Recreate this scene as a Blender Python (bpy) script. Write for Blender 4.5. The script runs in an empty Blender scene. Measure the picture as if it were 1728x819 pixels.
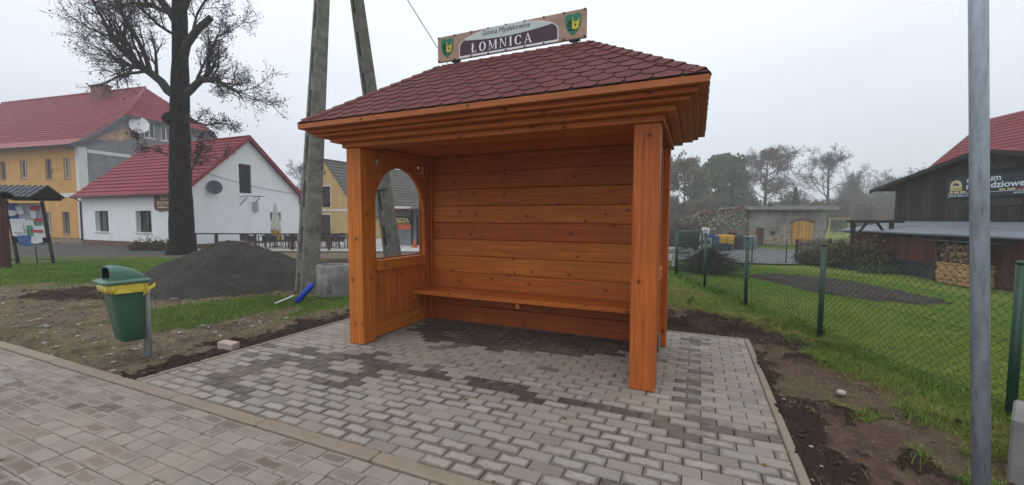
import bpy, math, random
import numpy as np
from mathutils import Vector, Matrix
PI = math.pi
RN = random.Random(11)
NP = np.random.default_rng(5)
SC = bpy.context.scene
COL = SC.collection
CZ = 1.4055

# ------------------------------------------------------------------ noise / terrain
def sm(t):
    t = np.clip(t, 0, 1); return t*t*(3-2*t)
def vn(x, y, s=0):
    x = np.asarray(x, float); y = np.asarray(y, float)
    ix = np.floor(x); iy = np.floor(y); fx = x-ix; fy = y-iy
    h = lambda a, b: np.modf(np.abs(np.sin(a*127.1+b*311.7+s*74.7)*43758.5453))[0]
    u = fx*fx*(3-2*fx); v = fy*fy*(3-2*fy)
    return (h(ix, iy)*(1-u)+h(ix+1, iy)*u)*(1-v)+(h(ix, iy+1)*(1-u)+h(ix+1, iy+1)*u)*v
def fbm(x, y, s=0, o=4):
    a = 0; w = .5; f = 1.
    for i in range(o):
        a = a+w*vn(x*f+i*17.3, y*f-i*9.1, s+i); w *= .5; f *= 2.03
    return a/(1-.5**o)
def terr(x, y):
    x = np.asarray(x, float); y = np.asarray(y, float)
    return -.85*sm((x-3)/13)-.49*sm((y-9)/11)*(1-sm((x+1)/4))
def tz(x, y): return float(terr(x, y))
SO = Vector((1.147, 3.286, 0)); SR = -.4173          # shelter origin and turn
def w2s(x, y):
    c, s = math.cos(SR), math.sin(SR); a = x-SO.x; b = y-SO.y
    return a*c+b*s, -a*s+b*c
def s2w(x, y):
    c, s = math.cos(SR), math.sin(SR)
    return SO.x+x*c-y*s, SO.y+x*s+y*c

# ------------------------------------------------------------------ mesh builder
class MB:
    def __init__(s):
        s.v = []; s.f = []; s.uv = []; s.r = []; s.sm = []; s.mi = []
    def poly(s, pts, uv=None, r=0., smooth=False, mi=0):
        b = len(s.v); s.v += [tuple(p) for p in pts]
        s.f.append(tuple(range(b, b+len(pts))))
        if uv is None:
            p0 = Vector(pts[0]); e = (Vector(pts[1])-p0)
            n = e.cross(Vector(pts[2])-p0)
            if e.length < 1e-9 or n.length < 1e-12: uv = [(0, 0)]*len(pts)
            else:
                e.normalize(); n.normalize(); q = n.cross(e)
                uv = [((Vector(p)-p0).dot(e), (Vector(p)-p0).dot(q)) for p in pts]
        s.uv.append(uv); s.r.append(r); s.sm.append(smooth); s.mi.append(mi)
    def box(s, a, b, bev=.004, M=None, r=None, mi=0, along=None):
        lo = [min(a[i], b[i]) for i in range(3)]; hi = [max(a[i], b[i]) for i in range(3)]
        d = [hi[i]-lo[i] for i in range(3)]; bev = min(bev, min(d)*.3)
        L = along if along is not None else d.index(max(d)); o = [i for i in range(3) if i != L]
        ou, ov = RN.random()*40, RN.random()*40
        if r is None: r = RN.random()
        idx = {}; pts = []
        for sx in (0, 1):
            for sy in (0, 1):
                for sz in (0, 1):
                    sg = (sx, sy, sz)
                    for ax in range(3):
                        p = []
                        for i in range(3):
                            e = 0 if i == ax else bev
                            p.append(hi[i]-e if sg[i] else lo[i]+e)
                        idx[(sg, ax)] = len(pts); pts.append(p)
        base = len(s.v)
        s.v += [tuple(M @ Vector(p)) if M else tuple(p) for p in pts]
        cen = Vector([(lo[i]+hi[i])/2 for i in range(3)])
        def face(ids, ax):
            P = [Vector(pts[i]) for i in ids]
            n = (P[1]-P[0]).cross(P[2]-P[0]); c = sum(P, Vector())/len(P)
            if n.dot(c-cen) < 0: ids = ids[::-1]
            uv = []
            for i in ids:
                p = pts[i]
                if ax == L: uv.append((p[o[0]]*.3+ou, p[o[1]]+ov))
                else:
                    q = [k for k in o if k != ax][0]; uv.append((p[L]+ou, p[q]+ov+ax*.37))
            s.f.append(tuple(base+i for i in ids)); s.uv.append(uv); s.r.append(r); s.sm.append(False); s.mi.append(mi)
        for ax in range(3):
            j, k = [i for i in range(3) if i != ax]
            for sg in (0, 1):
                q = []
                for (a1, b1) in ((0, 0), (1, 0), (1, 1), (0, 1)):
                    t = [0]*3; t[ax] = sg; t[j] = a1; t[k] = b1; q.append(idx[(tuple(t), ax)])
                face(q, ax)
            for a1 in (0, 1):
                for b1 in (0, 1):
                    t0 = [0]*3; t0[j] = a1; t0[k] = b1; t1 = list(t0); t1[ax] = 1
                    face([idx[(tuple(t0), j)], idx[(tuple(t0), k)], idx[(tuple(t1), k)], idx[(tuple(t1), j)]], j)
        for sx in (0, 1):
            for sy in (0, 1):
                for sz in (0, 1):
                    g = (sx, sy, sz); face([idx[(g, 0)], idx[(g, 1)], idx[(g, 2)]], 0)
    def bar(s, p, q, w, h, bev=.003, r=None, up=(0, 0, 1)):
        p = Vector(p); q = Vector(q); d = (q-p); L = d.length; d.normalize()
        u = Vector(up)
        if abs(d.dot(u)) > .99: u = Vector((0, 1, 0))
        x = d.cross(u).normalized(); z = x.cross(d)
        M = Matrix((x, d, z)).transposed().to_4x4(); M.translation = p
        s.box((-w/2, 0, -h/2), (w/2, L, h/2), bev, M, r, along=1)
    def loft(s, rings, cap0=True, cap1=True, smooth=True, r=0., close=True, uvs=None):
        n = len(rings[0]); base = len(s.v)
        for g in rings: s.v += [tuple(p) for p in g]
        acc = [0.]
        for i in range(1, len(rings)): acc.append(acc[-1]+(Vector(rings[i][0])-Vector(rings[i-1][0])).length)
        m = n if close else n-1
        for i in range(len(rings)-1):
            for j in range(m):
                k = (j+1) % n
                s.f.append((base+i*n+j, base+i*n+k, base+(i+1)*n+k, base+(i+1)*n+j))
                s.uv.append([(acc[i], j/n), (acc[i], (j+1)/n), (acc[i+1], (j+1)/n), (acc[i+1], j/n)])
                s.r.append(r); s.sm.append(smooth); s.mi.append(0)
        for c, off, rev in ((cap0, 0, True), (cap1, (len(rings)-1)*n, False)):
            if c and close:
                f = [base+off+j for j in range(n)]
                if rev: f = f[::-1]
                s.f.append(tuple(f)); s.uv.append([(0, 0)]*n); s.r.append(r); s.sm.append(False); s.mi.append(0)
    def tube(s, pts, rad, n=8, caps=True, smooth=True, r=0.):
        pts = [Vector(p) for p in pts]
        if not hasattr(rad, '__len__'): rad = [rad]*len(pts)
        rings = []; ref = None
        for i, p in enumerate(pts):
            t = (pts[min(i+1, len(pts)-1)]-pts[max(i-1, 0)])
            if t.length < 1e-9: t = Vector((0, 0, 1))
            t.normalize()
            if ref is None: ref = t.orthogonal().normalized()
            ref = (ref-t*ref.dot(t))
            ref = ref.normalized() if ref.length > 1e-6 else t.orthogonal().normalized()
            b = t.cross(ref)
            rings.append([p+(ref*math.cos(2*PI*j/n)+b*math.sin(2*PI*j/n))*rad[i] for j in range(n)])
        s.loft(rings, caps, caps, smooth, r)
    def prism(s, pl, o, ax, ay, az, th, r=None, smooth=False):
        o = Vector(o); ax = Vector(ax); ay = Vector(ay); az = Vector(az)
        if r is None: r = RN.random()
        ou = RN.random()*30
        A = [o+ax*x+ay*y+az*(th/2) for x, y in pl]; B = [o+ax*x+ay*y-az*(th/2) for x, y in pl]
        uv = [(x+ou, y) for x, y in pl]
        s.poly(A, uv, r); s.poly(B[::-1], uv[::-1], r)
        n = len(pl); acc = 0
        for i in range(n):
            j = (i+1) % n; l = (A[j]-A[i]).length
            s.poly([B[i], B[j], A[j], A[i]], [(acc+ou, 0), (acc+l+ou, 0), (acc+l+ou, th), (acc+ou, th)], r, smooth); acc += l
    def build(s, name, mats, parent=None):
        me = bpy.data.meshes.new(name); me.from_pydata(s.v, [], s.f)
        if not isinstance(mats, (list, tuple)): mats = [mats]
        for m in mats: me.materials.append(m)
        uvl = me.uv_layers.new(name='UVMap')
        flat = [c for f in s.uv for p in f for c in p]; uvl.data.foreach_set('uv', flat)
        at = me.attributes.new('rnd', 'FLOAT', 'FACE'); at.data.foreach_set('value', [float(x) for x in s.r])
        me.polygons.foreach_set('use_smooth', s.sm); me.polygons.foreach_set('material_index', s.mi)
        me.update()
        o = bpy.data.objects.new(name, me); COL.objects.link(o)
        if parent: o.parent = parent
        return o

def npmesh(name, V, F, mats, parent=None, attrs=None, smooth=False, fattrs=None):
    """V (n,3), F (m,k) arrays"""
    me = bpy.data.meshes.new(name); k = F.shape[1]
    me.vertices.add(len(V)); me.vertices.foreach_set('co', np.ascontiguousarray(V, np.float32).ravel())
    me.loops.add(F.size); me.loops.foreach_set('vertex_index', np.ascontiguousarray(F, np.int32).ravel())
    me.polygons.add(len(F)); me.polygons.foreach_set('loop_start', np.arange(0, F.size, k, dtype=np.int32))
    me.polygons.foreach_set('use_smooth', np.full(len(F), smooth))
    for m in (mats if isinstance(mats, list) else [mats]): me.materials.append(m)
    for nm, a in (attrs or {}).items():
        at = me.attributes.new(nm, 'FLOAT', 'POINT'); at.data.foreach_set('value', np.asarray(a, np.float32).ravel())
    for nm, a in (fattrs or {}).items():
        at = me.attributes.new(nm, 'FLOAT', 'FACE'); at.data.foreach_set('value', np.asarray(a, np.float32).ravel())
    me.update(calc_edges=True); me.validate()
    o = bpy.data.objects.new(name, me); COL.objects.link(o)
    if parent: o.parent = parent
    return o

def tag(o, label, cat, group=None):
    o['label'] = label; o['category'] = cat
    if group: o['group'] = group
    return o
def thing(name, label, cat, loc=(0, 0, 0), rz=0, group=None):
    o = bpy.data.objects.new(name, None); COL.objects.link(o)
    o.location = loc; o.rotation_euler = (0, 0, rz); o.empty_display_size = .3
    return tag(o, label, cat, group)
def kind(o, k):
    o['kind'] = k; return o
def place(o, loc=(0, 0, 0), rz=0):
    o.location = loc; o.rotation_euler = (0, 0, rz); return o

# ------------------------------------------------------------------ materials
class NT:
    def __init__(s, name):
        s.m = bpy.data.materials.new(name); s.m.use_nodes = True
        s.t = s.m.node_tree; s.t.nodes.clear()
        s.out = s.n('ShaderNodeOutputMaterial'); s.b = s.n('ShaderNodeBsdfPrincipled')
        s.l(s.b.outputs[0], s.out.inputs[0])
    def n(s, ty, **k):
        x = s.t.nodes.new(ty)
        for a, b in k.items(): setattr(x, a, b)
        return x
    def l(s, a, b): s.t.links.new(a, b)
    def put(s, sock, v):
        if hasattr(v, 'node'): s.l(v, sock)
        elif v is not None: sock.default_value = v
    def coord(s, k='Object'):
        if k == 'UV': return s.n('ShaderNodeTexCoord').outputs['UV']
        return s.n('ShaderNodeTexCoord').outputs[k]
    def map(s, v, sc=(1, 1, 1), loc=(0, 0, 0), rot=(0, 0, 0)):
        x = s.n('ShaderNodeMapping'); s.l(v, x.inputs[0])
        x.inputs['Scale'].default_value = sc; x.inputs['Location'].default_value = loc; x.inputs['Rotation'].default_value = rot
        return x.outputs[0]
    def noise(s, v, sc, det=3, rough=.55, dist=0., col=False):
        x = s.n('ShaderNodeTexNoise'); s.put(x.inputs['Vector'], v); x.inputs['Scale'].default_value = sc
        x.inputs['Detail'].default_value = det; x.inputs['Roughness'].default_value = rough; x.inputs['Distortion'].default_value = dist
        return x.outputs[1 if col else 0]
    def vor(s, v, sc, feat='F1', out=0, rnd=1., dim='3D'):
        x = s.n('ShaderNodeTexVoronoi', feature=feat, voronoi_dimensions=dim); s.put(x.inputs['Vector'], v); x.inputs['Scale'].default_value = sc
        if 'Randomness' in x.inputs: x.inputs['Randomness'].default_value = rnd
        return x.outputs[out]
    def ramp(s, f, st, interp='LINEAR'):
        x = s.n('ShaderNodeValToRGB'); x.color_ramp.interpolation = interp; s.put(x.inputs[0], f)
        e = x.color_ramp.elements
        while len(e) < len(st): e.new(.5)
        for i, (p, c) in enumerate(st):
            e[i].position = p
            if not hasattr(c, '__len__'): c = (c, c, c)
            e[i].color = (*c[:3], 1)
        return x.outputs[0]
    def rng(s, f, a, b, c=0., d=1., smooth=True):
        x = s.n('ShaderNodeMapRange', interpolation_type='SMOOTHSTEP' if smooth else 'LINEAR'); s.put(x.inputs[0], f)
        for i, v in enumerate((a, b, c, d)): s.put(x.inputs[i+1], v)
        return x.outputs[0]
    def mix(s, f, a, b, mode='MIX'):
        x = s.n('ShaderNodeMix', data_type='RGBA', blend_type=mode); s.put(x.inputs[0], f)
        for i, v in ((6, a), (7, b)):
            if not hasattr(v, 'node'):
                v = (*v[:3], 1) if hasattr(v, '__len__') else (v, v, v, 1)
            s.put(x.inputs[i], v)
        return x.outputs[2]
    def math(s, op, a, b=None, c=None, clamp=False):
        x = s.n('ShaderNodeMath', operation=op, use_clamp=clamp); s.put(x.inputs[0], a)
        if b is not None: s.put(x.inputs[1], b)
        if c is not None: s.put(x.inputs[2], c)
        return x.outputs[0]
    def attr(s, n): return s.n('ShaderNodeAttribute', attribute_name=n).outputs['Fac']
    def xyz(s, v):
        x = s.n('ShaderNodeSeparateXYZ'); s.l(v, x.inputs[0]); return x.outputs
    def bump(s, h, st=.3, d=.01):
        x = s.n('ShaderNodeBump'); x.inputs['Strength'].default_value = st; x.inputs['Distance'].default_value = d
        s.l(h, x.inputs['Height']); s.l(x.outputs[0], s.b.inputs['Normal'])
    def fin(s, col=None, rough=None, metal=None, spec=None):
        if isinstance(col, tuple): col = (*col[:3], 1)
        s.put(s.b.inputs['Base Color'], col); s.put(s.b.inputs['Roughness'], rough)
        s.put(s.b.inputs['Metallic'], metal); s.put(s.b.inputs['Specular IOR Level'], spec)
        return s.m

def m_simple(name, c, rough=.7, var=.25, sc=6., bump=.15, bs=60., metal=0., spec=.4, dirt=None):
    t = NT(name); o = t.coord()
    n = t.noise(o, sc, 4); lo = tuple(x*(1-var) for x in c); hi = tuple(min(x*(1+var), 1) for x in c)
    col = t.ramp(n, [(.3, lo), (.7, hi)])
    if dirt:
        col = t.mix(t.rng(t.noise(o, dirt[1], 5, .7), .52, .72), col, dirt[0])
    if bump: t.bump(t.noise(o, bs, 3), bump, .01)
    return t.fin(col, rough, metal, spec)

def m_wood(name, c0, c1, knot, gl=1., rough=.46, vary=.3, bump=.3, spec=.32):
    t = NT(name); uv = t.coord('UV'); r = t.attr('rnd')
    off = t.n('ShaderNodeCombineXYZ'); t.l(t.math('MULTIPLY', r, 37.), off.inputs[0]); t.l(t.math('MULTIPLY', r, 11.), off.inputs[1])
    ad = t.n('ShaderNodeVectorMath', operation='ADD'); t.l(uv, ad.inputs[0]); t.l(off.outputs[0], ad.inputs[1]); v = ad.outputs[0]
    w = t.noise(t.map(v, (1.3, 5, 1)), 1.2, 2, .5)
    # distort the grain round slow waves so that it swirls near the knots
    kv = t.map(v, (4.2*gl, 5.4*gl, 1)); k = t.vor(kv, 1., 'F1', 0, .9, '2D'); kc = t.xyz(t.vor(kv, 1., 'F1', 1, .9, '2D'))[0]
    kon = t.rng(kc, .62, .64)
    kk = t.math('MULTIPLY', t.rng(k, .02, .30, 1, 0), kon)
    cb = t.n('ShaderNodeCombineXYZ'); t.l(t.math('MULTIPLY_ADD', kk, .03, t.math('MULTIPLY', w, .05)), cb.inputs[1])
    a2 = t.n('ShaderNodeVectorMath', operation='ADD'); t.l(v, a2.inputs[0]); t.l(cb.outputs[0], a2.inputs[1])
    g = t.noise(t.map(a2.outputs[0], (.8*gl, 26*gl, 1)), 1.6, 5, .55)
    g2 = t.noise(t.map(v, (5, 260, 1)), 1., 2, .5)
    col = t.ramp(g, [(.28, c0), (.62, c1)])
    col = t.mix(t.rng(g2, .45, .8, 0, .22), col, c0)
    blo = t.noise(t.map(v, (1, 3, 1)), 2.2, 4, .6)
    col = t.mix(t.rng(blo, .36, .66, 0, .7), col, tuple(x*.66 for x in c1))
    col = t.mix(t.math('MULTIPLY', kk, .45), col, c0)
    h = t.n('ShaderNodeHueSaturation'); t.l(col, h.inputs['Color']); t.l(t.rng(r, 0, 1, 1-vary*.6, 1+vary*.5, False), h.inputs['Value'])
    t.l(t.rng(r, 0, 1, .492, .507, False), h.inputs['Hue'])
    km = t.math('MULTIPLY', t.math('MULTIPLY', t.rng(k, .045, .085, 1, 0), .9), kon)
    col = t.mix(km, h.outputs[0], knot)
    t.bump(t.math('ADD', g, t.math('MULTIPLY', km, .6)), bump, .004)
    return t.fin(col, t.rng(g, .3, .7, rough+.12, rough, False), 0., spec)

M = {}
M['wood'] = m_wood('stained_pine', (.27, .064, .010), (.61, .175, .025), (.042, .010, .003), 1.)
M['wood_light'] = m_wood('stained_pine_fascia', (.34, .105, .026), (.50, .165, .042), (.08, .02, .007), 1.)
M['wood_shaded'] = m_wood('stained_pine_shaded', (.25, .057, .008), (.55, .146, .018), (.030, .008, .003), 1.)  # same stained pine, colour darkened to paint in the shade under the roof
M['grey_wood'] = m_wood('weathered_planks', (.013, .0128, .0125), (.042, .041, .040), (.006, .006, .006), .5, .85, .8, .5, .2)
M['dark_wood'] = m_wood('dark_timber', (.012, .010, .009), (.032, .026, .022), (.006, .006, .006), .6, .8, .5, .4, .2)
M['red_wood'] = m_wood('faded_red_boards', (.085, .026, .024), (.15, .048, .043), (.02, .01, .01), .5, .85, .6, .4, .2)
M['pallet'] = m_wood('new_pallet_wood', (.42, .25, .11), (.62, .40, .19), (.12, .06, .03), .8, .75, .5, .3, .2)
M['door_wood'] = m_wood('yellow_door_wood', (.38, .19, .045), (.52, .28, .07), (.12, .05, .02), .8, .7, .3, .3, .3)
M['rail_wood'] = m_wood('brown_red_timber', (.045, .013, .012), (.085, .024, .02), (.02, .008, .008), .6, .6, .4, .3, .3)
M['log'] = m_wood('split_firewood', (.10, .06, .035), (.24, .15, .09), (.05, .03, .02), .8, .85, .8, .4, .2)
M['picket'] = m_wood('grey_pickets', (.06, .055, .05), (.13, .12, .11), (.03, .03, .03), .6, .85, .6, .4, .2)
M['sign_wood'] = m_wood('printed_sign_wood', (.27, .16, .115), (.40, .25, .185), (.16, .09, .06), .35, .5, .1, .1, .4)

def m_shingle():
    t = NT('red_shingle'); o = t.coord(); r = t.attr('rnd')
    g = t.noise(o, 420., 2, .7); b = t.noise(o, 5., 3)
    col = t.ramp(g, [(.32, (.060, .016, .015)), (.6, (.145, .036, .032)), (.8, (.235, .085, .075))])
    h = t.n('ShaderNodeHueSaturation'); t.l(col, h.inputs['Color'])
    t.l(t.math('MULTIPLY', t.rng(r, 0, 1, .86, 1.12, False), t.rng(b, .3, .7, .86, 1.1)), h.inputs['Value'])
    t.bump(g, .5, .002)
    return t.fin(h.outputs[0], .82, 0., .35)
M['shingle'] = m_shingle()
M['felt'] = m_simple('slate_roof_felt', (.020, .022, .027), .9, .4, 80, .5, 500)

def m_paver(name, invert):
    t = NT(name); uv = t.coord('UV'); o = t.coord(); r = t.attr('rnd'); wet = t.attr('wet'); edge = t.attr('edge')
    x, y, _ = t.xyz(uv); hx = t.attr('hx')
    dx = t.math('SUBTRACT', hx, t.math('ABSOLUTE', x)); dy = t.math('SUBTRACT', .048, t.math('ABSOLUTE', y))
    d = t.math('SMOOTH_MIN', dx, dy, .02)
    n1 = t.noise(o, 15., 3, .6); n2 = t.noise(o, 7., 4, .6); fine = t.noise(o, 380., 3, .7); n3 = t.noise(o, 48., 4, .6)
    dd = t.math('ADD', d, t.math('MULTIPLY', t.math('SUBTRACT', n1, .5), .05))
    base = t.ramp(r, [(0., (.215, .188, .158)), (.3, (.275, .242, .204)), (.5, (.250, .228, .202)), (.72, (.305, .268, .225)), (.86, (.275, .228, .188)), (1., (.325, .30, .266))])
    pale = t.mix(t.math('MULTIPLY', t.rng(n3, .30, .66), t.rng(dd, .004, .03, 0, .6)), base, (.44, .41, .37))
    if invert:
        base2 = t.mix(t.math('MULTIPLY', t.rng(n2, .35, .6), .35), base, (.40, .355, .295))
        base2 = t.mix(1., base2, (.93, .925, .92), 'MULTIPLY')
        damp = t.math('MULTIPLY', t.rng(dd, .010, .026), edge)
        col = t.mix(damp, base2, (.155, .112, .080))
    else:
        pm = t.math('MULTIPLY', edge, 1.)
        col = t.mix(pm, base, pale)
        damp = t.math('MULTIPLY', t.rng(dd, .005, .026, 1, 0), edge)
        col = t.mix(damp, col, (.135, .112, .09))
    wm = t.math('MULTIPLY', wet, t.rng(t.math('ADD', t.noise(o, 11., 4, .6), t.math('MULTIPLY', wet, .42)), .62, .86), clamp=True)
    col = t.mix(wm, col, t.mix(.5, (.040, .033, .028), t.mix(1., col, (.26, .23, .21), 'MULTIPLY')))
    col = t.mix(t.rng(fine, .3, .75, .22, 0.), col, (.06, .05, .045))
    moss = t.math('MULTIPLY', t.rng(dd, .0, .008, 1, 0), t.rng(n2, .45, .65))
    col = t.mix(t.math('MULTIPLY', moss, .6), col, (.10, .085, .055))
    dust = t.noise(o, 1.1, 4, .6)
    col = t.mix(t.rng(dust, .45, .72, 0, .28), col, (.34, .255, .175))
    t.bump(t.math('ADD', t.math('MULTIPLY', fine, .5), n3), .35, .003)
    rough = t.math('SUBTRACT', .82, t.math('MULTIPLY', t.math('MAXIMUM', wm, t.math('MULTIPLY', damp, .6)), .24))
    return t.fin(col, rough, 0., .45)
M['paver'] = m_paver('shelter_paver', False); M['paver_walk'] = m_paver('walk_paver', True)
M['joint'] = m_simple('joint_sand', (.035, .029, .024), .95, .4, 40, .4, 200)
def m_kerb():
    t = NT('kerb_concrete'); o = t.coord(); n = t.noise(o, 3., 4, .6); f = t.noise(o, 250., 3, .7)
    col = t.ramp(n, [(.3, (.23, .195, .155)), (.5, (.30, .232, .17)), (.68, (.255, .23, .195))])
    col = t.mix(t.rng(t.noise(o, 11., 4, .7), .55, .7, 0, .6), col, (.16, .115, .08))
    col = t.mix(t.rng(f, .3, .8, .3, 0), col, (.08, .07, .06))
    t.bump(f, .3, .002); return t.fin(col, .85, 0., .3)
M['kerb'] = m_kerb()
M['concrete'] = m_simple('grey_concrete', (.21, .206, .197), .9, .3, 5, .4, 90, dirt=((.10, .096, .088), 9.))
M['concrete_old'] = m_simple('old_pole_concrete', (.15, .142, .125), .92, .35, 7, .6, 70, dirt=((.06, .055, .047), 5.))
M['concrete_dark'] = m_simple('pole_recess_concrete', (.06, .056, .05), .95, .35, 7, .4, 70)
M['slab'] = m_simple('terrace_slab', (.40, .39, .37), .85, .15, 1.5, .1, 30, dirt=((.26, .25, .23), .8))
M['white'] = m_simple('white_render', (.74, .755, .77), .9, .03, 1.2, .2, 60, dirt=((.66, .67, .68), .9))
M['offwhite'] = m_simple('white_trim', (.62, .62, .60), .8, .1, 3, .1, 60)
M['ochre'] = m_simple('ochre_render', (.55, .30, .085), .9, .13, 1.2, .25, 40, dirt=((.42, .24, .09), .9))
M['cream'] = m_simple('pale_yellow_render', (.52, .36, .15), .9, .12, 1., .25, 40, dirt=((.33, .245, .135), .7))
M['grey_render'] = m_simple('bare_grey_render', (.175, .18, .19), .95, .3, 1.1, .3, 30, dirt=((.24, .24, .24), 1.3))
M['patch'] = m_simple('ochre_patch', (.40, .255, .16), .95, .3, 2., .3, 30)
M['plinth'] = m_simple('brown_plinth', (.14, .075, .05), .9, .2, 2., .2, 40)
def m_roof(name, c, dirt):
    t = NT(name); o = t.coord(); n = t.noise(o, .7, 4, .6); f = t.noise(o, 14., 3)
    col = t.ramp(n, [(.3, tuple(x*.8 for x in c)), (.7, tuple(min(1, x*1.18) for x in c))])
    col = t.mix(t.rng(f, .5, .8, 0, .35), col, dirt)
    uv = t.coord('UV'); x, y, _ = t.xyz(uv)
    w = t.math('ABSOLUTE', t.math('SINE', t.math('MULTIPLY', x, PI/.22)))
    t.bump(w, .5, .03); return t.fin(col, .62, 0., .22)
M['red_roof'] = m_roof('red_tile_sheet', (.205, .014, .028), (.12, .02, .025))
M['rust_roof'] = m_roof('rusty_eave_sheet', (.30, .10, .085), (.16, .055, .045))
M['barn_roof'] = m_roof('dull_red_sheet', (.19, .028, .032), (.10, .026, .026))
M['grey_tile'] = m_roof('grey_roof_tiles', (.105, .10, .092), (.05, .048, .043))
M['grey_tile'].node_tree.nodes['Principled BSDF'].inputs['Roughness'].default_value = .85
M['zinc'] = m_roof('zinc_sheet', (.17, .20, .235), (.10, .115, .135))
M['red_paint'] = m_simple('red_trim', (.22, .012, .018), .5, .15, 4, .05)
M['dark_red'] = m_simple('dark_red_trim', (.07, .010, .013), .55, .2, 4, .05)
def m_glass():
    t = NT('window_glass'); o = t.coord(); x, y, z = t.xyz(o)
    w = t.noise(t.map(o, (9, 9, .25)), 1., 2, .6); c = t.noise(t.map(o, (.9, .9, .15)), 1., 1)
    cur = t.math('MULTIPLY', t.rng(c, .46, .52), t.rng(w, .3, .7, .35, 1))
    return t.fin(t.mix(t.math('MULTIPLY', cur, .8), (.010, .011, .013), (.17, .165, .16)), .09, 0., .7)
M['glass'] = m_glass()
M['frame_brown'] = m_simple('brown_window_frame', (.055, .028, .022), .6, .2, 8, .1)
M['frame_grey'] = m_simple('grey_window_frame', (.22, .20, .20), .6, .2, 8, .1)
M['shutter'] = m_wood('dark_shutter', (.022, .010, .009), (.045, .02, .017), (.01, .005, .005), .6, .7, .4, .3, .3)
M['black'] = m_simple('black_metal', (.012, .012, .013), .5, .2, 10, .05)
M['anthracite'] = m_simple('dark_rattan', (.035, .036, .042), .65, .25, 20, .1)
M['iron'] = m_simple('rusty_dark_iron', (.028, .020, .019), .7, .3, 15, .2)
M['brick'] = m_simple('chimney_brick', (.16, .055, .045), .9, .25, 12, .4, 30)
M['dish'] = m_simple('dish_grey', (.33, .35, .38), .5, .1, 3, 0)
M['dish_white'] = m_simple('dish_white', (.66, .68, .70), .5, .08, 3, 0)
M['dish_dark'] = m_simple('dish_dark', (.06, .068, .085), .5, .1, 3, 0)
M['maroon'] = m_simple('maroon_sign', (.075, .010, .012), .5, .12, 5, 0)
M['sign_cream'] = m_simple('sign_lettering', (.70, .52, .28), .6, .08, 5, 0)
M['green_plastic'] = m_simple('green_plastic', (.028, .098, .056), .42, .14, 5, .05, 200, spec=.5, dirt=((.035, .065, .045), 9.))
M['green_lid'] = m_simple('green_plastic_lid', (.065, .155, .115), .38, .12, 5, .05, 200, spec=.5)
M['green_post'] = m_simple('green_fence_post', (.006, .045, .026), .45, .25, 12, .05, 200, spec=.5)
M['green_wire'] = m_simple('green_fence_wire', (.008, .026, .014), .55, .25, 12, 0, spec=.4)
def m_bag():
    t = NT('yellow_bag'); o = t.coord(); n = t.noise(o, 18., 4)
    col = t.ramp(n, [(.3, (.50, .37, .03)), (.7, (.74, .62, .09))]); t.bump(t.noise(o, 35., 3), .5, .01)
    t.b.inputs['Transmission Weight'].default_value = .0
    return t.fin(col, .3, 0., .5)
M['bag'] = m_bag()
def m_galv(name, c=(.275, .325, .38)):
    t = NT(name); o = t.coord(); n = t.noise(t.map(o, (1, 1, .25)), 26., 4, .6); v = t.vor(o, 60., 'F1', 1)
    col = t.ramp(n, [(.3, tuple(x*.72 for x in c)), (.7, tuple(x*1.25 for x in c))])
    gv = t.xyz(v)[0]; col = t.mix(t.rng(gv, 0, 1, 0, .22, False), col, tuple(x*1.5 for x in c)); col = t.mix(t.rng(t.noise(t.map(o, (1, 1, .1)), 60., 2), .6, .7, 0, .5), col, (.12, .14, .16))
    return t.fin(col, t.rng(n, .3, .7, .38, .55, False), .12, .5)
M['galv'] = m_galv('galvanised_steel'); M['galv_bin'] = m_galv('galvanised_bin_post', (.22, .24, .25))
M['blue'] = m_simple('blue_pvc_pipe', (.004, .055, .40), .35, .12, 8, .02)
M['blue_bin'] = m_simple('blue_bin', (.02, .09, .33), .5, .15, 5, .02)
M['yellow_bin'] = m_simple('yellow_bin', (.66, .36, .02), .5, .12, 5, .02)
M['dark_bin'] = m_simple('dark_brown_bin', (.035, .024, .02), .5, .2, 5, .02)
M['white_enamel'] = m_simple('white_enamel', (.68, .69, .69), .4, .1, 5, .02)
M['tarp'] = m_simple('black_tarp', (.013, .015, .019), .55, .4, 3, .6, 9)
M['dark_green'] = m_simple('dark_green_sheet', (.012, .035, .022), .6, .3, 5, .2, 20)
M['pink_brick'] = m_simple('pale_pink_paver', (.44, .32, .285), .9, .15, 8, .3, 150)
M['panel_purple'] = m_simple('purple_panel', (.050, .018, .034), .45, .08, 4, 0)
M['panel_grey'] = m_simple('pale_panel', (.47, .54, .52), .45, .05, 4, 0)
M['panel_white'] = m_simple('white_panel_edge', (.72, .70, .72), .45, .05, 4, 0)
M['letter'] = m_simple('white_letter', (.80, .80, .86), .5, .03, 4, 0)
M['letter_dark'] = m_simple('dark_letter', (.06, .05, .06), .5, .1, 4, 0)
M['crest_green'] = m_simple('crest_green', (.010, .155, .085), .5, .1, 6, 0)
M['crest_dark'] = m_simple('crest_dark', (.008, .05, .032), .5, .1, 6, 0)
M['crest_yellow'] = m_simple('crest_yellow', (.62, .46, .04), .5, .1, 6, 0)
M['banner'] = m_simple('dark_banner', (.010, .014, .022), .45, .2, 2, 0)
M['banner_logo'] = m_simple('banner_logo', (.62, .53, .24), .5, .06, 5, 0)
M['banner_text'] = m_simple('banner_letters', (.66, .74, .80), .5, .05, 5, 0)
M['banner_dim'] = m_simple('banner_small_print', (.34, .37, .40), .5, .2, 40, 0)
M['banner_red'] = m_simple('banner_red', (.34, .04, .035), .5, .1, 5, 0)
M['orange'] = m_simple('orange_cone', (.62, .10, .03), .5, .1, 5, 0)
M['paper'] = m_simple('poster_paper', (.62, .64, .68), .8, .12, 8, .1)
M['paper_blue'] = m_simple('poster_blue', (.05, .11, .30), .8, .45, 22, 0)
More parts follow.
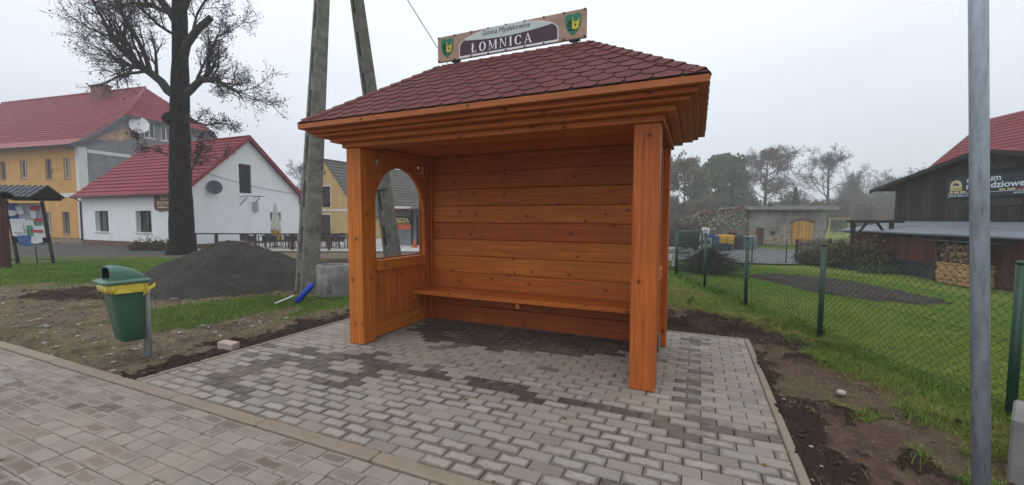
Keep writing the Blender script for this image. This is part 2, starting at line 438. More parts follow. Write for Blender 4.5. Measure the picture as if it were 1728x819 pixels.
M['paper_red'] = m_simple('poster_red', (.45, .07, .07), .8, .3, 22, 0)
M['paper_grey'] = m_simple('poster_grey', (.36, .36, .42), .8, .5, 30, 0)
M['paper_green'] = m_simple('poster_green', (.10, .26, .17), .8, .3, 22, 0)
M['parasol'] = m_simple('cream_parasol_cloth', (.52, .49, .44), .9, .12, 5, .1)
M['parasol_yellow'] = m_simple('yellow_parasol_cloth', (.55, .32, .03), .9, .12, 5, .1)
M['play_yellow'] = m_simple('yellow_play_frame', (.38, .28, .07), .6, .1, 5, 0)
M['stone'] = m_simple('grey_pebble', (.30, .28, .26), .9, .3, 30, .4, 60)
M['chip'] = m_simple('white_chip', (.42, .39, .35), .85, .12, 30, .2, 60)
M['soil_lump'] = m_simple('dry_soil_lumps', (.10, .072, .050), .95, .5, 9, .6, 60)
M['branch'] = m_simple('dead_branches', (.045, .034, .027), .95, .4, 20, .3, 60)

def m_bark(name, c):
    t = NT(name); uv = t.coord('UV'); o = t.coord()
    f = t.noise(t.map(o, (1, 1, .3)), 9., 5, .7); v = t.vor(t.map(o, (1, 1, .22)), 11., 'DISTANCE_TO_EDGE')
    col = t.ramp(f, [(.3, tuple(x*.55 for x in c)), (.72, tuple(x*2.1 for x in c))])
    col = t.mix(t.rng(t.noise(t.map(o, (1, 1, .5)), 2.2, 5, .7), .58, .72, 0, .5), col, tuple(x*3.2 for x in c))
    col = t.mix(t.rng(v, .0, .07, .7, 0), col, tuple(x*.35 for x in c))
    t.bump(t.math('ADD', f, t.rng(v, 0, .2)), 1., .12); return t.fin(col, .95, 0., .2)
M['bark'] = m_bark('dark_bark', (.012, .0105, .010)); M['bark_grey'] = m_bark('far_bark', (.040, .034, .032))
def m_leaf(name, a, b, c):
    t = NT(name); r = t.attr('rnd'); col = t.ramp(r, [(0, a), (.5, b), (1, c)])
    t.b.inputs['Subsurface Weight'].default_value = 0
    return t.fin(col, .75, 0., .25)
M['leaf_dead'] = m_leaf('dead_leaves', (.035, .017, .014), (.075, .034, .026), (.11, .052, .037))
M['leaf_oak'] = m_leaf('brown_oak_leaves', (.07, .036, .024), (.125, .07, .045), (.17, .10, .06))
M['leaf_tan'] = m_leaf('tan_leaves', (.10, .07, .045), (.16, .115, .08), (.20, .15, .09))
M['leaf_green'] = m_leaf('dull_green_leaves', (.022, .055, .020), (.042, .095, .032), (.09, .14, .045))
M['leaf_dark'] = m_leaf('dark_needles', (.010, .020, .014), (.018, .032, .02), (.03, .045, .026))
M['leaf_bramble'] = m_leaf('bramble_leaves', (.045, .026, .018), (.085, .05, .03), (.10, .085, .035))
M['leaf_autumn'] = m_leaf('autumn_hedge_leaves', (.035, .035, .015), (.075, .055, .02), (.19, .11, .025))
M['twig'] = m_simple('thin_twigs', (.046, .034, .032), .95, .3, 3, 0)
M['twig_far'] = m_simple('woodland_twigs', (.065, .044, .040), .95, .3, .2, 0)
def m_blade():
    t = NT('grass_blades'); r = t.attr('rnd')
    col = t.ramp(r, [(0, (.030, .085, .012)), (.3, (.068, .165, .016)), (.55, (.140, .25, .022)), (.78, (.21, .215, .045)), (1, (.26, .19, .085))])
    return t.fin(col, .6, 0., .3)
M['blade'] = m_blade()
def m_ground():
    t = NT('ground_earth'); o = t.coord(); g = t.attr('grass'); d = t.attr('dark'); rd = t.attr('road'); lw = t.attr('lawn')
    n1 = t.noise(o, 1.3, 5, .6); n2 = t.noise(o, 9., 5, .65); n3 = t.noise(o, 60., 4, .7)
    soil = t.ramp(n2, [(.28, (.056, .031, .021)), (.5, (.115, .067, .045)), (.72, (.175, .112, .080))])
    soil = t.mix(t.rng(n1, .42, .64, 0, .55), soil, (.135, .112, .070))
    soil = t.mix(t.rng(n3, .5, .75, 0, .4), soil, (.09, .06, .042))
    vp = t.vor(o, 34., 'F1', 0); vc = t.vor(o, 34., 'F1', 1); cr = t.xyz(vc)[0]
    peb = t.math('MULTIPLY', t.rng(vp, .16, .26, 1, 0), t.rng(cr, .72, .78))
    soil = t.mix(t.rng(t.noise(o, 3.1, 6, .72), .50, .62, 0, .6), soil, (.062, .040, .030))
    wx = t.xyz(o)[0]; lf = t.rng(wx, -1.5, -3.2)
    ochre = t.ramp(t.noise(o, 2.3, 6, .7), [(.32, (.072, .050, .034)), (.46, (.17, .128, .085)), (.58, (.27, .21, .14)), (.72, (.20, .115, .05))])
    ochre = t.mix(t.rng(n3, .42, .68, 0, .7), ochre, (.075, .055, .04))
    ochre = t.mix(t.rng(t.noise(o, 22., 5, .75), .50, .60, 0, .75), ochre, (.060, .042, .032))
    soil = t.mix(t.math('MULTIPLY', lf, .8), soil, ochre)
    soil = t.mix(peb, soil, (.25, .225, .19))
    dk = t.ramp(n3, [(.3, (.020, .012, .009)), (.6, (.052, .031, .023)), (.8, (.088, .055, .042))])
    dm = t.rng(t.math('ADD', d, t.math('MULTIPLY', t.math('SUBTRACT', n2, .5), 1.3)), .35, .75)
    col = t.mix(dm, soil, dk)
    ga = t.ramp(n2, [(.3, (.040, .060, .014)), (.6, (.085, .115, .026)), (.8, (.135, .130, .048))])
    gl = t.ramp(t.noise(o, 2.2, 6, .7), [(.3, (.070, .115, .014)), (.5, (.135, .185, .020)), (.72, (.215, .245, .036))])
    gl = t.mix(t.rng(t.noise(o, 45., 4, .7), .4, .7, 0, .45), gl, (.045, .072, .010))
    gr = t.mix(lw, ga, gl)
    gm = t.rng(t.math('ADD', g, t.math('MULTIPLY', t.math('SUBTRACT', n2, .5), .8)), .38, .62)
    col = t.mix(gm, col, gr)
    rc = t.ramp(n3, [(.3, (.055, .05, .047)), (.7, (.11, .10, .095))])
    col = t.mix(rd, col, rc)
    t.bump(t.math('ADD', n3, t.math('MULTIPLY', n2, 1.5)), .9, .03)
    return t.fin(col, .95, 0., .2)
M['ground'] = m_ground()
def m_gravel():
    t = NT('dark_gravel'); o = t.coord(); n = t.noise(o, 2.2, 4); v = t.vor(o, 75., 'F1', 1); x = t.xyz(v)[0]; f = t.noise(o, 130., 3, .7)
    col = t.ramp(t.math('ADD', t.math('MULTIPLY', x, .4), t.math('MULTIPLY', f, .6)), [(.25, (.026, .025, .022)), (.5, (.062, .059, .051)), (.8, (.13, .123, .108))])
    col = t.mix(t.rng(n, .45, .65, 0, .45), col, (.034, .033, .029)); t.bump(t.math('ADD', x, f), .9, .02)
    return t.fin(col, .95, 0., .2)
M['gravel'] = m_gravel()
M['bed'] = m_simple('dug_soil', (.034, .024, .019), .95, .5, 14, 1., 40)
M['road'] = m_simple('grey_road', (.16, .158, .165), .9, .15, 3, .4, 60)
def m_stonewall():
    t = NT('rubble_stone'); o = t.coord(); mp = t.map(o, (1, 1, 1.5)); v = t.vor(mp, 2.3, 'DISTANCE_TO_EDGE'); c = t.vor(mp, 2.3, 'F1', 1); x = t.xyz(c)[0]
    n = t.noise(o, 9., 4, .6)
    col = t.ramp(x, [(0, (.13, .125, .11)), (.5, (.24, .23, .20)), (.8, (.30, .27, .22)), (1, (.20, .14, .10))])
    col = t.mix(t.rng(n, .4, .7, 0, .5), col, (.10, .10, .085))
    col = t.mix(t.rng(v, .02, .09, 1, 0), col, (.05, .045, .038)); t.bump(t.rng(v, 0, .15), 1., .06)
    return t.fin(col, .95, 0., .2)
M['rubble'] = m_stonewall()
def m_peel():
    t = NT('peeling_render'); o = t.coord(); n = t.noise(o, .55, 5, .62); f = t.noise(o, 6., 4, .65)
    plaster = t.ramp(n, [(.33, (.10, .098, .095)), (.48, (.20, .195, .188)), (.58, (.27, .265, .255)), (.68, (.42, .415, .40))])
    mp = t.map(o, (1, 1, 1.5)); v = t.vor(mp, 3.2, 'DISTANCE_TO_EDGE'); x = t.xyz(t.vor(mp, 3.2, 'F1', 1))[0]
    st = t.mix(t.rng(v, .02, .08, 1, 0), t.ramp(x, [(0, (.22, .19, .15)), (.6, (.36, .31, .25)), (1, (.26, .13, .09))]), (.09, .08, .07))
    X, Y, Z = t.xyz(o)
    low = t.math('ADD', t.noise(o, 1.1, 4, .7), t.math('MULTIPLY', t.math('SUBTRACT', 1.5, Z), .10))
    col = t.mix(t.rng(low, .51, .55), plaster, st); col = t.mix(t.rng(f, .5, .8, 0, .3), col, (.11, .10, .09))
    t.bump(f, .5, .03); return t.fin(col, .95, 0., .2)
M['peel'] = m_peel()
M['rust_tile'] = m_simple('broken_red_tiles', (.13, .062, .045), .9, .5, 6, .6, 14)
HAZE = .0022
SKYGAIN = 12.4
# ------------------------------------------------------------------ camera, light, sky, air
cam = bpy.data.cameras.new('camera'); co = bpy.data.objects.new('camera', cam); COL.objects.link(co); SC.camera = co
cam.sensor_width = 36; cam.lens = 705.6/1728*36; cam.clip_start = .05; cam.clip_end = 2000
pt, rl = .059, .0035
r0 = Vector((1, 0, 0)); f0 = Vector((0, math.cos(pt), -math.sin(pt))); u0 = r0.cross(f0)
Rv = r0*math.cos(rl)+u0*math.sin(rl); Uv = u0*math.cos(rl)-r0*math.sin(rl)
mt = Matrix((Rv, Uv, -f0)).transposed().to_4x4(); mt.translation = (0, 0, CZ); co.matrix_world = mt

SUN_EL, SUN_AZ = math.radians(58), math.radians(215)      # azimuth clockwise from +Y
sl = bpy.data.lights.new('sun', 'SUN'); sl.energy = .8; sl.angle = math.radians(40); sl.color = (1, .97, .92)
so = bpy.data.objects.new('sun', sl); COL.objects.link(so)
sd = Vector((math.sin(SUN_AZ)*math.cos(SUN_EL), math.cos(SUN_AZ)*math.cos(SUN_EL), math.sin(SUN_EL)))
so.rotation_euler = (-sd).to_track_quat('-Z', 'Y').to_euler(); so.location = (0, 0, 30)
W = bpy.data.worlds.new('World'); SC.world = W; W.use_nodes = True
wt = W.node_tree; wt.nodes.clear()
def wn(ty, **k):
    x = wt.nodes.new(ty)
    for a, b in k.items(): setattr(x, a, b)
    return x
wo = wn('ShaderNodeOutputWorld'); bg = wn('ShaderNodeBackground'); bg.inputs[1].default_value = .1
sky = wn('ShaderNodeTexSky', sky_type='NISHITA', sun_disc=False, sun_elevation=SUN_EL, sun_rotation=SUN_AZ)
tc = wn('ShaderNodeTexCoord'); sx = wn('ShaderNodeSeparateXYZ'); wt.links.new(tc.outputs['Generated'], sx.inputs[0])
nz = wn('ShaderNodeTexNoise'); nz.inputs['Scale'].default_value = 2.2; nz.inputs['Detail'].default_value = 4
mp = wn('ShaderNodeMapping'); mp.inputs['Scale'].default_value = (1, 1, 2.5); wt.links.new(tc.outputs['Generated'], mp.inputs[0]); wt.links.new(mp.outputs[0], nz.inputs['Vector'])
ad = wn('ShaderNodeMath', operation='MULTIPLY_ADD'); wt.links.new(nz.outputs[0], ad.inputs[0]); ad.inputs[1].default_value = .22
wt.links.new(sx.outputs[2], ad.inputs[2])
cr = wn('ShaderNodeValToRGB'); wt.links.new(ad.outputs[0], cr.inputs[0])
els = cr.color_ramp.elements
for i, (p, c) in enumerate([(.06, (5.0, 5.4, 6.1)), (.24, (6.5, 6.95, 7.65)), (.44, (8.5, 8.95, 9.6)), (.9, (9.7, 10.1, 10.7))]):
    e = els[i] if i < 2 else els.new(p)
    e.position = p; e.color = (c[0]/10, c[1]/10, c[2]/10, 1)
sc10 = wn('ShaderNodeVectorMath', operation='SCALE'); wt.links.new(cr.outputs[0], sc10.inputs[0]); sc10.inputs['Scale'].default_value = SKYGAIN
mx = wn('ShaderNodeMix', data_type='RGBA'); mx.inputs[0].default_value = .92
wt.links.new(sky.outputs[0], mx.inputs[6]); wt.links.new(sc10.outputs[0], mx.inputs[7]); wt.links.new(mx.outputs[2], bg.inputs[0]); wt.links.new(bg.outputs[0], wo.inputs[0])

# haze: one closed box round everything
hz = MB(); hz.box((-300, -60, -3.), (300, 300, 24.), 0)
hm = bpy.data.materials.new('haze_air'); hm.use_nodes = True; ht = hm.node_tree; ht.nodes.clear()
ho = ht.nodes.new('ShaderNodeOutputMaterial'); hv = ht.nodes.new('ShaderNodeVolumePrincipled')
hv.inputs['Color'].default_value = (.93, .95, .98, 1); hv.inputs['Density'].default_value = HAZE; hv.inputs['Anisotropy'].default_value = .0
ht.links.new(hv.outputs[0], ho.inputs['Volume'])
ho_ = kind(hz.build('haze', hm), 'stuff'); ho_['label'] = 'thin even autumn haze over the whole place'

# ------------------------------------------------------------------ ground masks
def gmask(x, y):
    """grass, lawn, dark soil, road coverages 0..1 at world x, y"""
    x = np.asarray(x, float); y = np.asarray(y, float)
    c, s = math.cos(SR), math.sin(SR); a = x-SO.x; b = y-SO.y
    sx = a*c+b*s; sy = -a*s+b*c
    n = fbm(x*1.7, y*1.7, 3)-.5; n2 = fbm(x*6, y*6, 9)-.5
    left = x < -1.5
    # left: far lawn
    gl = sm((y-8.3+n*1.4+n2*.5-np.clip((x+6.3)*1.2, 0, 9))/.7)*sm((-5.2-x+n)/.8)*sm((20.2+n*1.0-y)/.6)
    # strip between the soil by the paving and the pile
    px = np.array([-4.55, -5.75, -4.6, -2.6, -2.15, -2.75]); py = np.array([4.9, 6.35, 7.75, 7.75, 6.9, 6.3])
    d = np.full(x.shape, 9.)
    for i in range(len(px)):
        j = (i+1) % len(px); ex, ey = px[j]-px[i], py[j]-py[i]; L = math.hypot(ex, ey)
        d = np.minimum(d, ((y-py[i])*ex-(x-px[i])*ey)/L*-1)
    gs = sm((d+n*.55+n2*.35)/.25)
    bx, by = -3.62, 5.8; u = (x-bx)*.3+(y-by)*.95; v = (x-bx)*.95-(y-by)*.3
    gs = gs*(1-sm((1-(u/.85)**2-(v/.26)**2+n*1.2+n2)/.5)*.95)
    tuft = sm((n+n2*.7-.16)/.12)*.8*sm((y-4.0)/1.5)*left*(y < 9)
    grassL = np.clip(np.maximum(np.maximum(gl, gs), tuft*.55), 0, 1)
    # right verge along the fence
    xb = np.interp(y, [1.5, 2.4, 4, 6, 7.5, 9, 12], [2.75, 2.75, 3.02, 3.0, 2.3, 1.6, 1.2])
    gv = sm((x-xb+n*.75+n2*.5)/.3)
    patch = sm((n*.9+n2-.2)/.1)*sm((x-2.15)/.4)*.85
    xf = np.interp(y, [0, 2.95, 4.96, 6.8, 8.6, 10.1, 17, 40], [3.55, 3.62, 3.71, 3.83, 3.98, 4.03, 6.0, 9.])
    gR = np.maximum(gv, patch)
    lawn = sm((x-xf+.05)/.25)*(x > 1)
    grassR = np.maximum(gR, lawn)
    behind = (x > -1.5) & (x < 2.5)
    gB = sm((y-8.0+n*1.2+n2*.5)/.6)
    far = sm((y-26)/4)
    g = np.where(left, grassL, np.where(x < 1.0, gB, grassR))
    g = np.maximum(g, far*(x > 3))
    # dark dug soil
    dk = sm((-4.02-sx+.55+n*.25+n2*.2)/.12)*sm((sx+4.66+n*.7+n2*.7)/.22)*sm((sy+1.66)/.05)*sm((3.2-sy)/.5)
    dkR = sm((sx-.8)/.05)*sm((1.12+n*1.1+n2*.9-sx)/.30)*(sy > -3)
    dkB = sm((sy-1.9)/.1)*sm((3.3+n*1.3+n2*.6-sy)/.4)*sm((sx+3.5)/.5)*sm((2.4-sx)/.5)
    dp = sm((1-((x+6.9)/2.6)**2-((y-7.85)/.95)**2+n*1.1+n2*.8)/.5)
    db = sm((y-9.3+n*1.5)/.8)*sm((20.5-y)/1.5)*sm((x+9.5+n*2)/1.5)*sm((0-x)/1)
    blot = sm((n2+n*.8-.10)/.12)*.9*sm((x-1.5)/.5)*(y < 7)
    dark = np.clip(np.maximum.reduce([dk, dkR, dkB, dp, db, blot]), 0, 1)
    g = np.where(left, g*(1-np.maximum(np.maximum(dk, dp*.9), db)), g*(1-np.maximum(dkR*.9, dkB*.85)*(x < 3.2)))
    road = sm((y-20.0+n*.8)/.7)*sm((31-y)/1.)*sm((-15.2-x)/2)
    return g, lawn, dark, road, sx, sy
def height(x, y):
    g, lawn, dark, road, sx, sy = gmask(x, y)
    z = terr(x, y)+0.
    near = sm((16-y)/6)
    b = (fbm(x*2.3, y*2.3, 21)-.5)*.055+(fbm(x*9, y*9, 31, 3)-.5)*.050*(1-lawn*.8)+(fbm(x*30, y*30, 41, 3)-.5)*(.024+.03*dark)*(1-lawn)
    clod = np.maximum(0, fbm(x*5, y*5, 55, 3)-.52)*.35*dark
    z = z-.035+(b*(1-lawn*.55)+clod)*near
    inpave = (sx > -4.085) & (sx < .845) & (sy > -1.7) & (sy < 2.03)
    inwalk = (sy < -1.58)
    ed = np.minimum.reduce([np.abs(sx+4.1), np.abs(sx-.86), np.abs(sy-2.04)])
    edge = sm(ed/.25) if False else np.where((sy > -1.9) & (sy < 2.3) & (sx > -4.4) & (sx < 1.15), sm(ed/.22), 1.)
    z = np.where((sy > -1.62) & ~inpave, terr(x, y)+(z-terr(x, y))*np.clip(.35+.65*edge, 0, 1), z)
    z = np.where(inpave | inwalk, -.16, z)
    return z, g, lawn, dark, road
def axis(lo, f0_, f1_, hi, st, gr):
    a = list(np.arange(f0_, f1_, st)); d = st; x = a[-1]
    while x < hi: d = min(d*gr, 12); x += d; a.append(x)
    d = st; x = f0_
    while x > lo: d = min(d*gr, 12); x -= d; a.insert(0, x)
    return np.array(a)
gx = axis(-280, -7.2, 4.3, 290, .036, 1.06); gy = axis(-50, 1.2, 9.2, 290, .036, 1.05)
GX, GY = np.meshgrid(gx, gy); Z, g_, lw_, dk_, rd_ = height(GX, GY)
V = np.stack([GX, GY, Z], -1).reshape(-1, 3); nx_, ny_ = len(gx), len(gy)
ii = (np.arange(ny_-1)[:, None]*nx_+np.arange(nx_-1)[None, :]).ravel()
F = np.stack([ii, ii+1, ii+nx_+1, ii+nx_], 1)
kind(npmesh('ground', V, F, M['ground'], None, {'grass': g_, 'lawn': lw_, 'dark': dk_, 'road': rd_}, True), 'structure')

# ------------------------------------------------------------------ paving
def pavers(name, bricks, mat, zt):
    """bricks: cx, cy, hx, rnd, wet, edge"""
    B = np.array(bricks); n = len(B); hx = B[:, 2]-.0022; hy = np.full(n, .0478); bv = .0045
    rot = NP.normal(0, .006, n); dz = NP.normal(0, .0011, n); tx = NP.normal(0, .010, n); ty = NP.normal(0, .012, n)
    L = []; U = []
    for (ix, zz) in ((bv, 0.), (0., -bv*.9), (0., -.06)):
        for (sx, sy) in ((-1, -1), (1, -1), (1, 1), (-1, 1)):
            lx = sx*(hx-ix); ly = sy*(hy-ix)
            x = B[:, 0]+lx-ly*rot; y = B[:, 1]+ly+lx*rot
            L.append(np.stack([x, y, zt+zz+dz+tx*lx+ty*ly*.6], -1)); U.append(np.stack([lx, ly], -1))
    V = np.stack(L, 1).reshape(-1, 3); U = np.stack(U, 1).reshape(-1, 2)
    q = [[0, 1, 2, 3]]
    for r in (0, 4):
        for j in range(4): q.append([r+4+j, r+4+(j+1) % 4, r+(j+1) % 4, r+j])
    q = np.array(q); F = (q[None]+np.arange(n)[:, None, None]*12).reshape(-1, 4)
    rep = lambda a: np.repeat(a, len(q))
    o = npmesh(name, V, F, mat, None, None, False, {'rnd': rep(B[:, 3]), 'wet': rep(B[:, 4]), 'edge': rep(B[:, 5]), 'hx': rep(hx)})
    uv = o.data.uv_layers.new(name='UVMap'); uv.data.foreach_set('uv', U[F.ravel()].astype(np.float32).ravel())
    return kind(place(o, SO, SR), 'structure')
def fill(x0, x1, y, off, sizes=None):
    out = []; x = x0
    first = off
    while x < x1-.02:
        w = .2 if sizes is None else RN.choices(*sizes)[0]
        if first: w = first; first = None
        w = min(w, x1-x)
        if x1-x-w < .045: w = x1-x
        out.append((x+w/2, y, w/2)); x += w
    return out
bk = []
row = 0; y = -1.5065
while y < 1.98:
    for (cx, cy, h) in fill(-4.06, .815, y, [.1, .2][row % 2] if RN.random() < .96 else .15):
        n = float(fbm(cx*1.3, cy*1.3, 77)); n2 = RN.random()
        wet = 0.
        dl = abs(cy+.405+.02*math.sin(cx*5))
        if dl < .05: wet = max(wet, .95 if n2 < .85 else .5)
        elif dl < .11: wet = max(wet, .95 if n2 < .30 else (.5 if n2 < .5 else 0))
        dr = abs(cx-.34)
        if dr < .1 and cy > -.75: wet = max(wet, .95 if n2 < .42 else (.6 if n2 < .7 else .1))
        if -3.0 < cx < -.1 and 0 < cy < 1.42:      # behind the shelter's own roof line, rain blown under the bench
            p = np.clip((cy-.62-.22*math.sin(cx*1.1+1)+(n-.5)*1.1)/.35, 0, .96)
            if n2 < p: wet = 1.
            elif n2 < p+.05: wet = .8
        if cy < -.1 and n > .56 and -3.6 < cx < -.8 and cy > -1.35 and n2 < (n-.50)*5: wet = max(wet, .9)
        if n2 > .985: wet = max(wet, .8)
        edge = 0.
        if cy < -.42: edge = RN.choice([1, 1, .9, .7, .0, .4, .15])
        elif cy < 0: edge = RN.choice([1, .4, .7, 0])*.7
        else: edge = RN.choice([.3, .0, .15, .0, .5])
        if cx > .1 and cy > -.3: edge *= .4
        bk.append((cx, cy, h, RN.random(), wet, edge))
    y += .0985; row += 1
pavers('shelter_paving', bk, M['paver'], .0)
bk = []; y = -1.709; row = 0
while y > -5.2:
    off = RN.choice([.2, .1, .15, .2])
    for (cx, cy, h) in fill(-9.5+RN.random()*.02, 4., y, off, ([.2, .15, .1], [7, 3, 1.2])):
        n = float(fbm(cx*.9, cy*.9, 87))
        bk.append((cx, cy, h, RN.random(), .7 if RN.random() > .985 else 0., RN.choice([0, .2, .5, .8, 1.])*np.clip((n-.28)*5, .15, 1)))
    y -= .0985; row += 1
pavers('sidewalk', bk, M['paver_walk'], -.012)
jb = MB(); jb.box((-4.065, -1.56, -.10), (.82, 2.0, -.012), 0); jb.box((-9.5, -5.3, -.11), (4, -1.66, -.026), 0)
kind(place(jb.build('paving_bed', M['joint']), SO, SR), 'structure')
kb = MB()
x = -9.42
while x < 3.9:
    kb.box((x+.003, -1.654, -.09), (x+.997, -1.5585, .004+RN.uniform(-.002, .002)), .008); x += 1.0
y = -1.556
while y < 1.99:
    e = min(y+1.0, 2.0)
    kb.box((.818, y+.002, -.1), (.872, e-.002, .006), .008, r=.2); kb.box((-4.116, y+.002, -.1), (-4.063, e-.002, .008), .008, r=.8); y += 1.0
x = -4.116
while x < .8:
    e = min(x+1.0, .872); kb.box((x+.002, 2.003, -.1), (e-.002, 2.055, .005), .008); x += 1.0
kind(place(kb.build('kerb', M['kerb']), SO, SR), 'structure')
# ------------------------------------------------------------------ bus shelter
SH = thing('bus_shelter', 'orange stained timber bus shelter with bench and dark red shingle hip roof', 'bus shelter', SO, SR)
XL, XR, DD = -3.234, 0., 1.446
for (x0, x1, y0, y1) in ((XL, XL+.2, 0, .2), (-.2, 0, 0, .2), (XL, XL+.145, 1.30, DD), (-.145, 0, 1.30, DD)):
    b = MB(); b.box((x0, y0, .004), (x1, y1, 2.151), .007); b.build('post', M['wood'], SH)
# back wall planks
b = MB(); z = .004
while z < 2.2:
    e = min(z+.2225, 2.2)
    b.box((XL+.147, 1.372, z+.0022), (-.147, 1.408, e-.0022), .0075, along=0); z += .2225
b.box((XL+.15, 1.4095, .05), (-.15, 1.420, 2.2), .001, along=0)
b.build('back_wall', M['wood_shaded'], SH)
for x in (XL+.165, -.165): b = MB(); b.box((x-.018, 1.336, .02), (x+.018, 1.371, 2.15), .004); b.build('corner_batten', M['wood_shaded'], SH)
# bench
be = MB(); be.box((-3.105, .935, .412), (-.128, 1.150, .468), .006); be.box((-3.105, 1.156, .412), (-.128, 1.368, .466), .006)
bo = be.build('bench_seat', M['wood_shaded'], SH)
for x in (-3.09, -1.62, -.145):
    c = MB(); c.box((x-.025, .985, .34), (x+.025, 1.368, .411), .004); c.build('bench_bracket', M['wood_shaded'], bo)
def side(xc, nm):
    sw = MB(); sw.box((xc-.04, .203, .02), (xc+.04, .285, 2.150), .005); sw.box((xc-.04, 1.222, .02), (xc+.04, 1.298, 2.150), .005)
    sw.box((xc-.035, .287, .015), (xc+.035, 1.220, .20), .005)
    so_ = sw.build('side_frame', M['wood'], SH)
    c = MB(); c.box((xc-.06, .2865, .785), (xc+.06, 1.2205, .908), .006); c.build('sill_rail', M['wood'], so_)
    c = MB(); c.box((xc-.04, .287, 2.074), (xc+.04, 1.220, 2.150), .005); c.build('top_rail', M['wood_shaded'], so_)
    c = MB(); y = .29
    while y < 1.21:
        e = min(y+.117, 1.219); c.box((xc-.014, y+.001, .202), (xc+.014, e-.001, .783), .003, r=.48+.06*RN.random()); y += .117
    c.build('lower_panel', M['wood'], so_)
    for sgn in (1, -1):
        yc = .754; ry = .466; rz_ = .505; z0 = 1.502
        arc = [(yc-sgn*ry*math.cos(t), z0+rz_*math.sin(t)) for t in np.linspace(0, PI/2-.004, 18)]
        top = [(yc-sgn*.002, 2.073), (yc-sgn*(ry-.125), 2.073), (yc-sgn*ry, 1.93)]
        c = MB(); c.prism(arc+top, (xc, 0, 0), (0, 1, 0), (0, 0, 1), (1, 0, 0), .046); c.build('arch_brace', M['wood'], so_)
    c = MB()
    sx_ = -1 if xc < -1 else 1
    for (p, q) in (((.287, .910), (.303, 2.072)), ((1.204, .910), (1.220, 2.072)), ((.305, .910), (1.202, .926))):
        c.box((xc+sx_*.026, p[0], p[1]), (xc+sx_*.040, q[0], q[1]), .002)
    c.build('glazing_bead', M['wood_shaded'], so_)
side(XL+.104, 'left'); side(-.104, 'right')
# stepped cornice
def ring(mb, o, i, z0, z1, bev=.004):
    a, b2, c, d = XL-o, XR+o, -o, DD+o
    # four boards with butt joints
    mb.box((a, c, z0), (b2, c+(o-i), z1), bev, along=0); mb.box((a, d-(o-i), z0), (b2, d, z1), bev, along=0)
    mb.box((a, c+(o-i)+.0008, z0), (a+(o-i), d-(o-i)-.0008, z1), bev, along=1); mb.box((b2-(o-i), c+(o-i)+.0008, z0), (b2, d-(o-i)-.0008, z1), bev, along=1)
b = MB()
ring(b, .028, -.16, 2.152, 2.2045); ring(b, .112, -.13, 2.206, 2.2495); ring(b, .212, -.1, 2.251, 2.2795); ring(b, .265, -.05, 2.281, 2.3195)
b.build('cornice', M['wood_shaded'], SH)
b = MB(); ring(b, .331, -.02, 2.321, 2.374); b.build('fascia', M['wood_light'], SH)
b = MB(); y = .165
while y < 1.28:
    e = min(y+.14, 1.285); b.box((XL+.165, y+.001, 2.212), (-.165, e-.001, 2.228), .003, along=0); y += .14
b.build('ceiling', M['wood_shaded'], SH)
# roof: hips at equal pitch
EO = .3305; RZ = 3.14; EZ = 2.378; RXL, RXR = -2.512, -.746; YM = DD/2
Ev = [(XL-EO, -EO, EZ), (XR+EO, -EO, EZ), (XR+EO, DD+EO, EZ), (XL-EO, DD+EO, EZ)]; RL, RR = (RXL, YM, RZ), (RXR, YM, RZ)
b = MB()
b.poly([Ev[0], Ev[1], RR, RL]); b.poly([Ev[2], Ev[3], RL, RR]); b.poly([Ev[1], Ev[2], RR]); b.poly([Ev[3], Ev[0], RL])
b.poly([Ev[3], Ev[2], Ev[1], Ev[0]])
ro = b.build('roof_deck', M['felt'], SH)
def clip(poly, a, b_, c):
    out = []; n = len(poly)
    for i in range(n):
        p, q = poly[i], poly[(i+1) % n]; dp = a*p[0]+b_*p[1]+c; dq = a*q[0]+b_*q[1]+c
        if dp >= 0: out.append(p)
        if dp*dq < 0: t = dp/(dp-dq); out.append((p[0]+(q[0]-p[0])*t, p[1]+(q[1]-p[1])*t))
    return out
def shingles(mb, p0, p1, q1, q0):
    p0, p1, q1, q0 = map(Vector, (p0, p1, q1, q0)); U = (p1-p0); L = U.length; U.normalize()
    nn = U.cross(q0-p0); nn.normalize()
    if nn.z < 0: nn = -nn
    S_ = nn.cross(U); S_.normalize()
    if S_.z < 0: S_ = -S_
    sl = (q0-p0).dot(S_); u0 = (q0-p0).dot(U); u1 = (q1-p0).dot(U)
    e = .130; w = .196; nr = int(sl/e)+1
    for i in range(nr):
        s0 = i*e-.03; off = (i % 2)*w/2; j = -1
        while j*w+off < L+w:
            a = j*w+off; g = .004
            arc = [(a+g+(w-2*g)*t, s0+.080*(1-math.sqrt(1-.96*(2*t-1)**2))) for t in np.linspace(0, 1, 15)]
            pl = arc+[(a+w-g, s0+e+.055), (a+g, s0+e+.055)]
            j += 1
            for (A_, B_, C_) in ((sl, -u0, 0.), (-sl, -(L-u1), sl*L), (0, 1, 0.002), (0, -1, sl)):
                pl = clip(pl, A_, B_, C_)
                if len(pl) < 3: break
            if len(pl) < 3: continue
            r = RN.random(); lift = RN.uniform(.0, .002)
            top = [p0+U*x+S_*s+nn*(.0125+lift-.05*(s-s0)) for x, s in pl]; bot = [t-nn*.0045 for t in top]
            k = len(pl)
            mb.poly(top, None, r)
            for m in range(k):
                n2 = (m+1) % k; mb.poly([bot[m], bot[n2], top[n2], top[m]], None, r*.4)
b = MB(); shingles(b, Ev[0], Ev[1], RR, RL); shingles(b, Ev[1], Ev[2], RR, RR); shingles(b, Ev[3], Ev[0], RL, RL); shingles(b, Ev[2], Ev[3], RL, RR)
b.build('shingles', M['shingle'], ro)
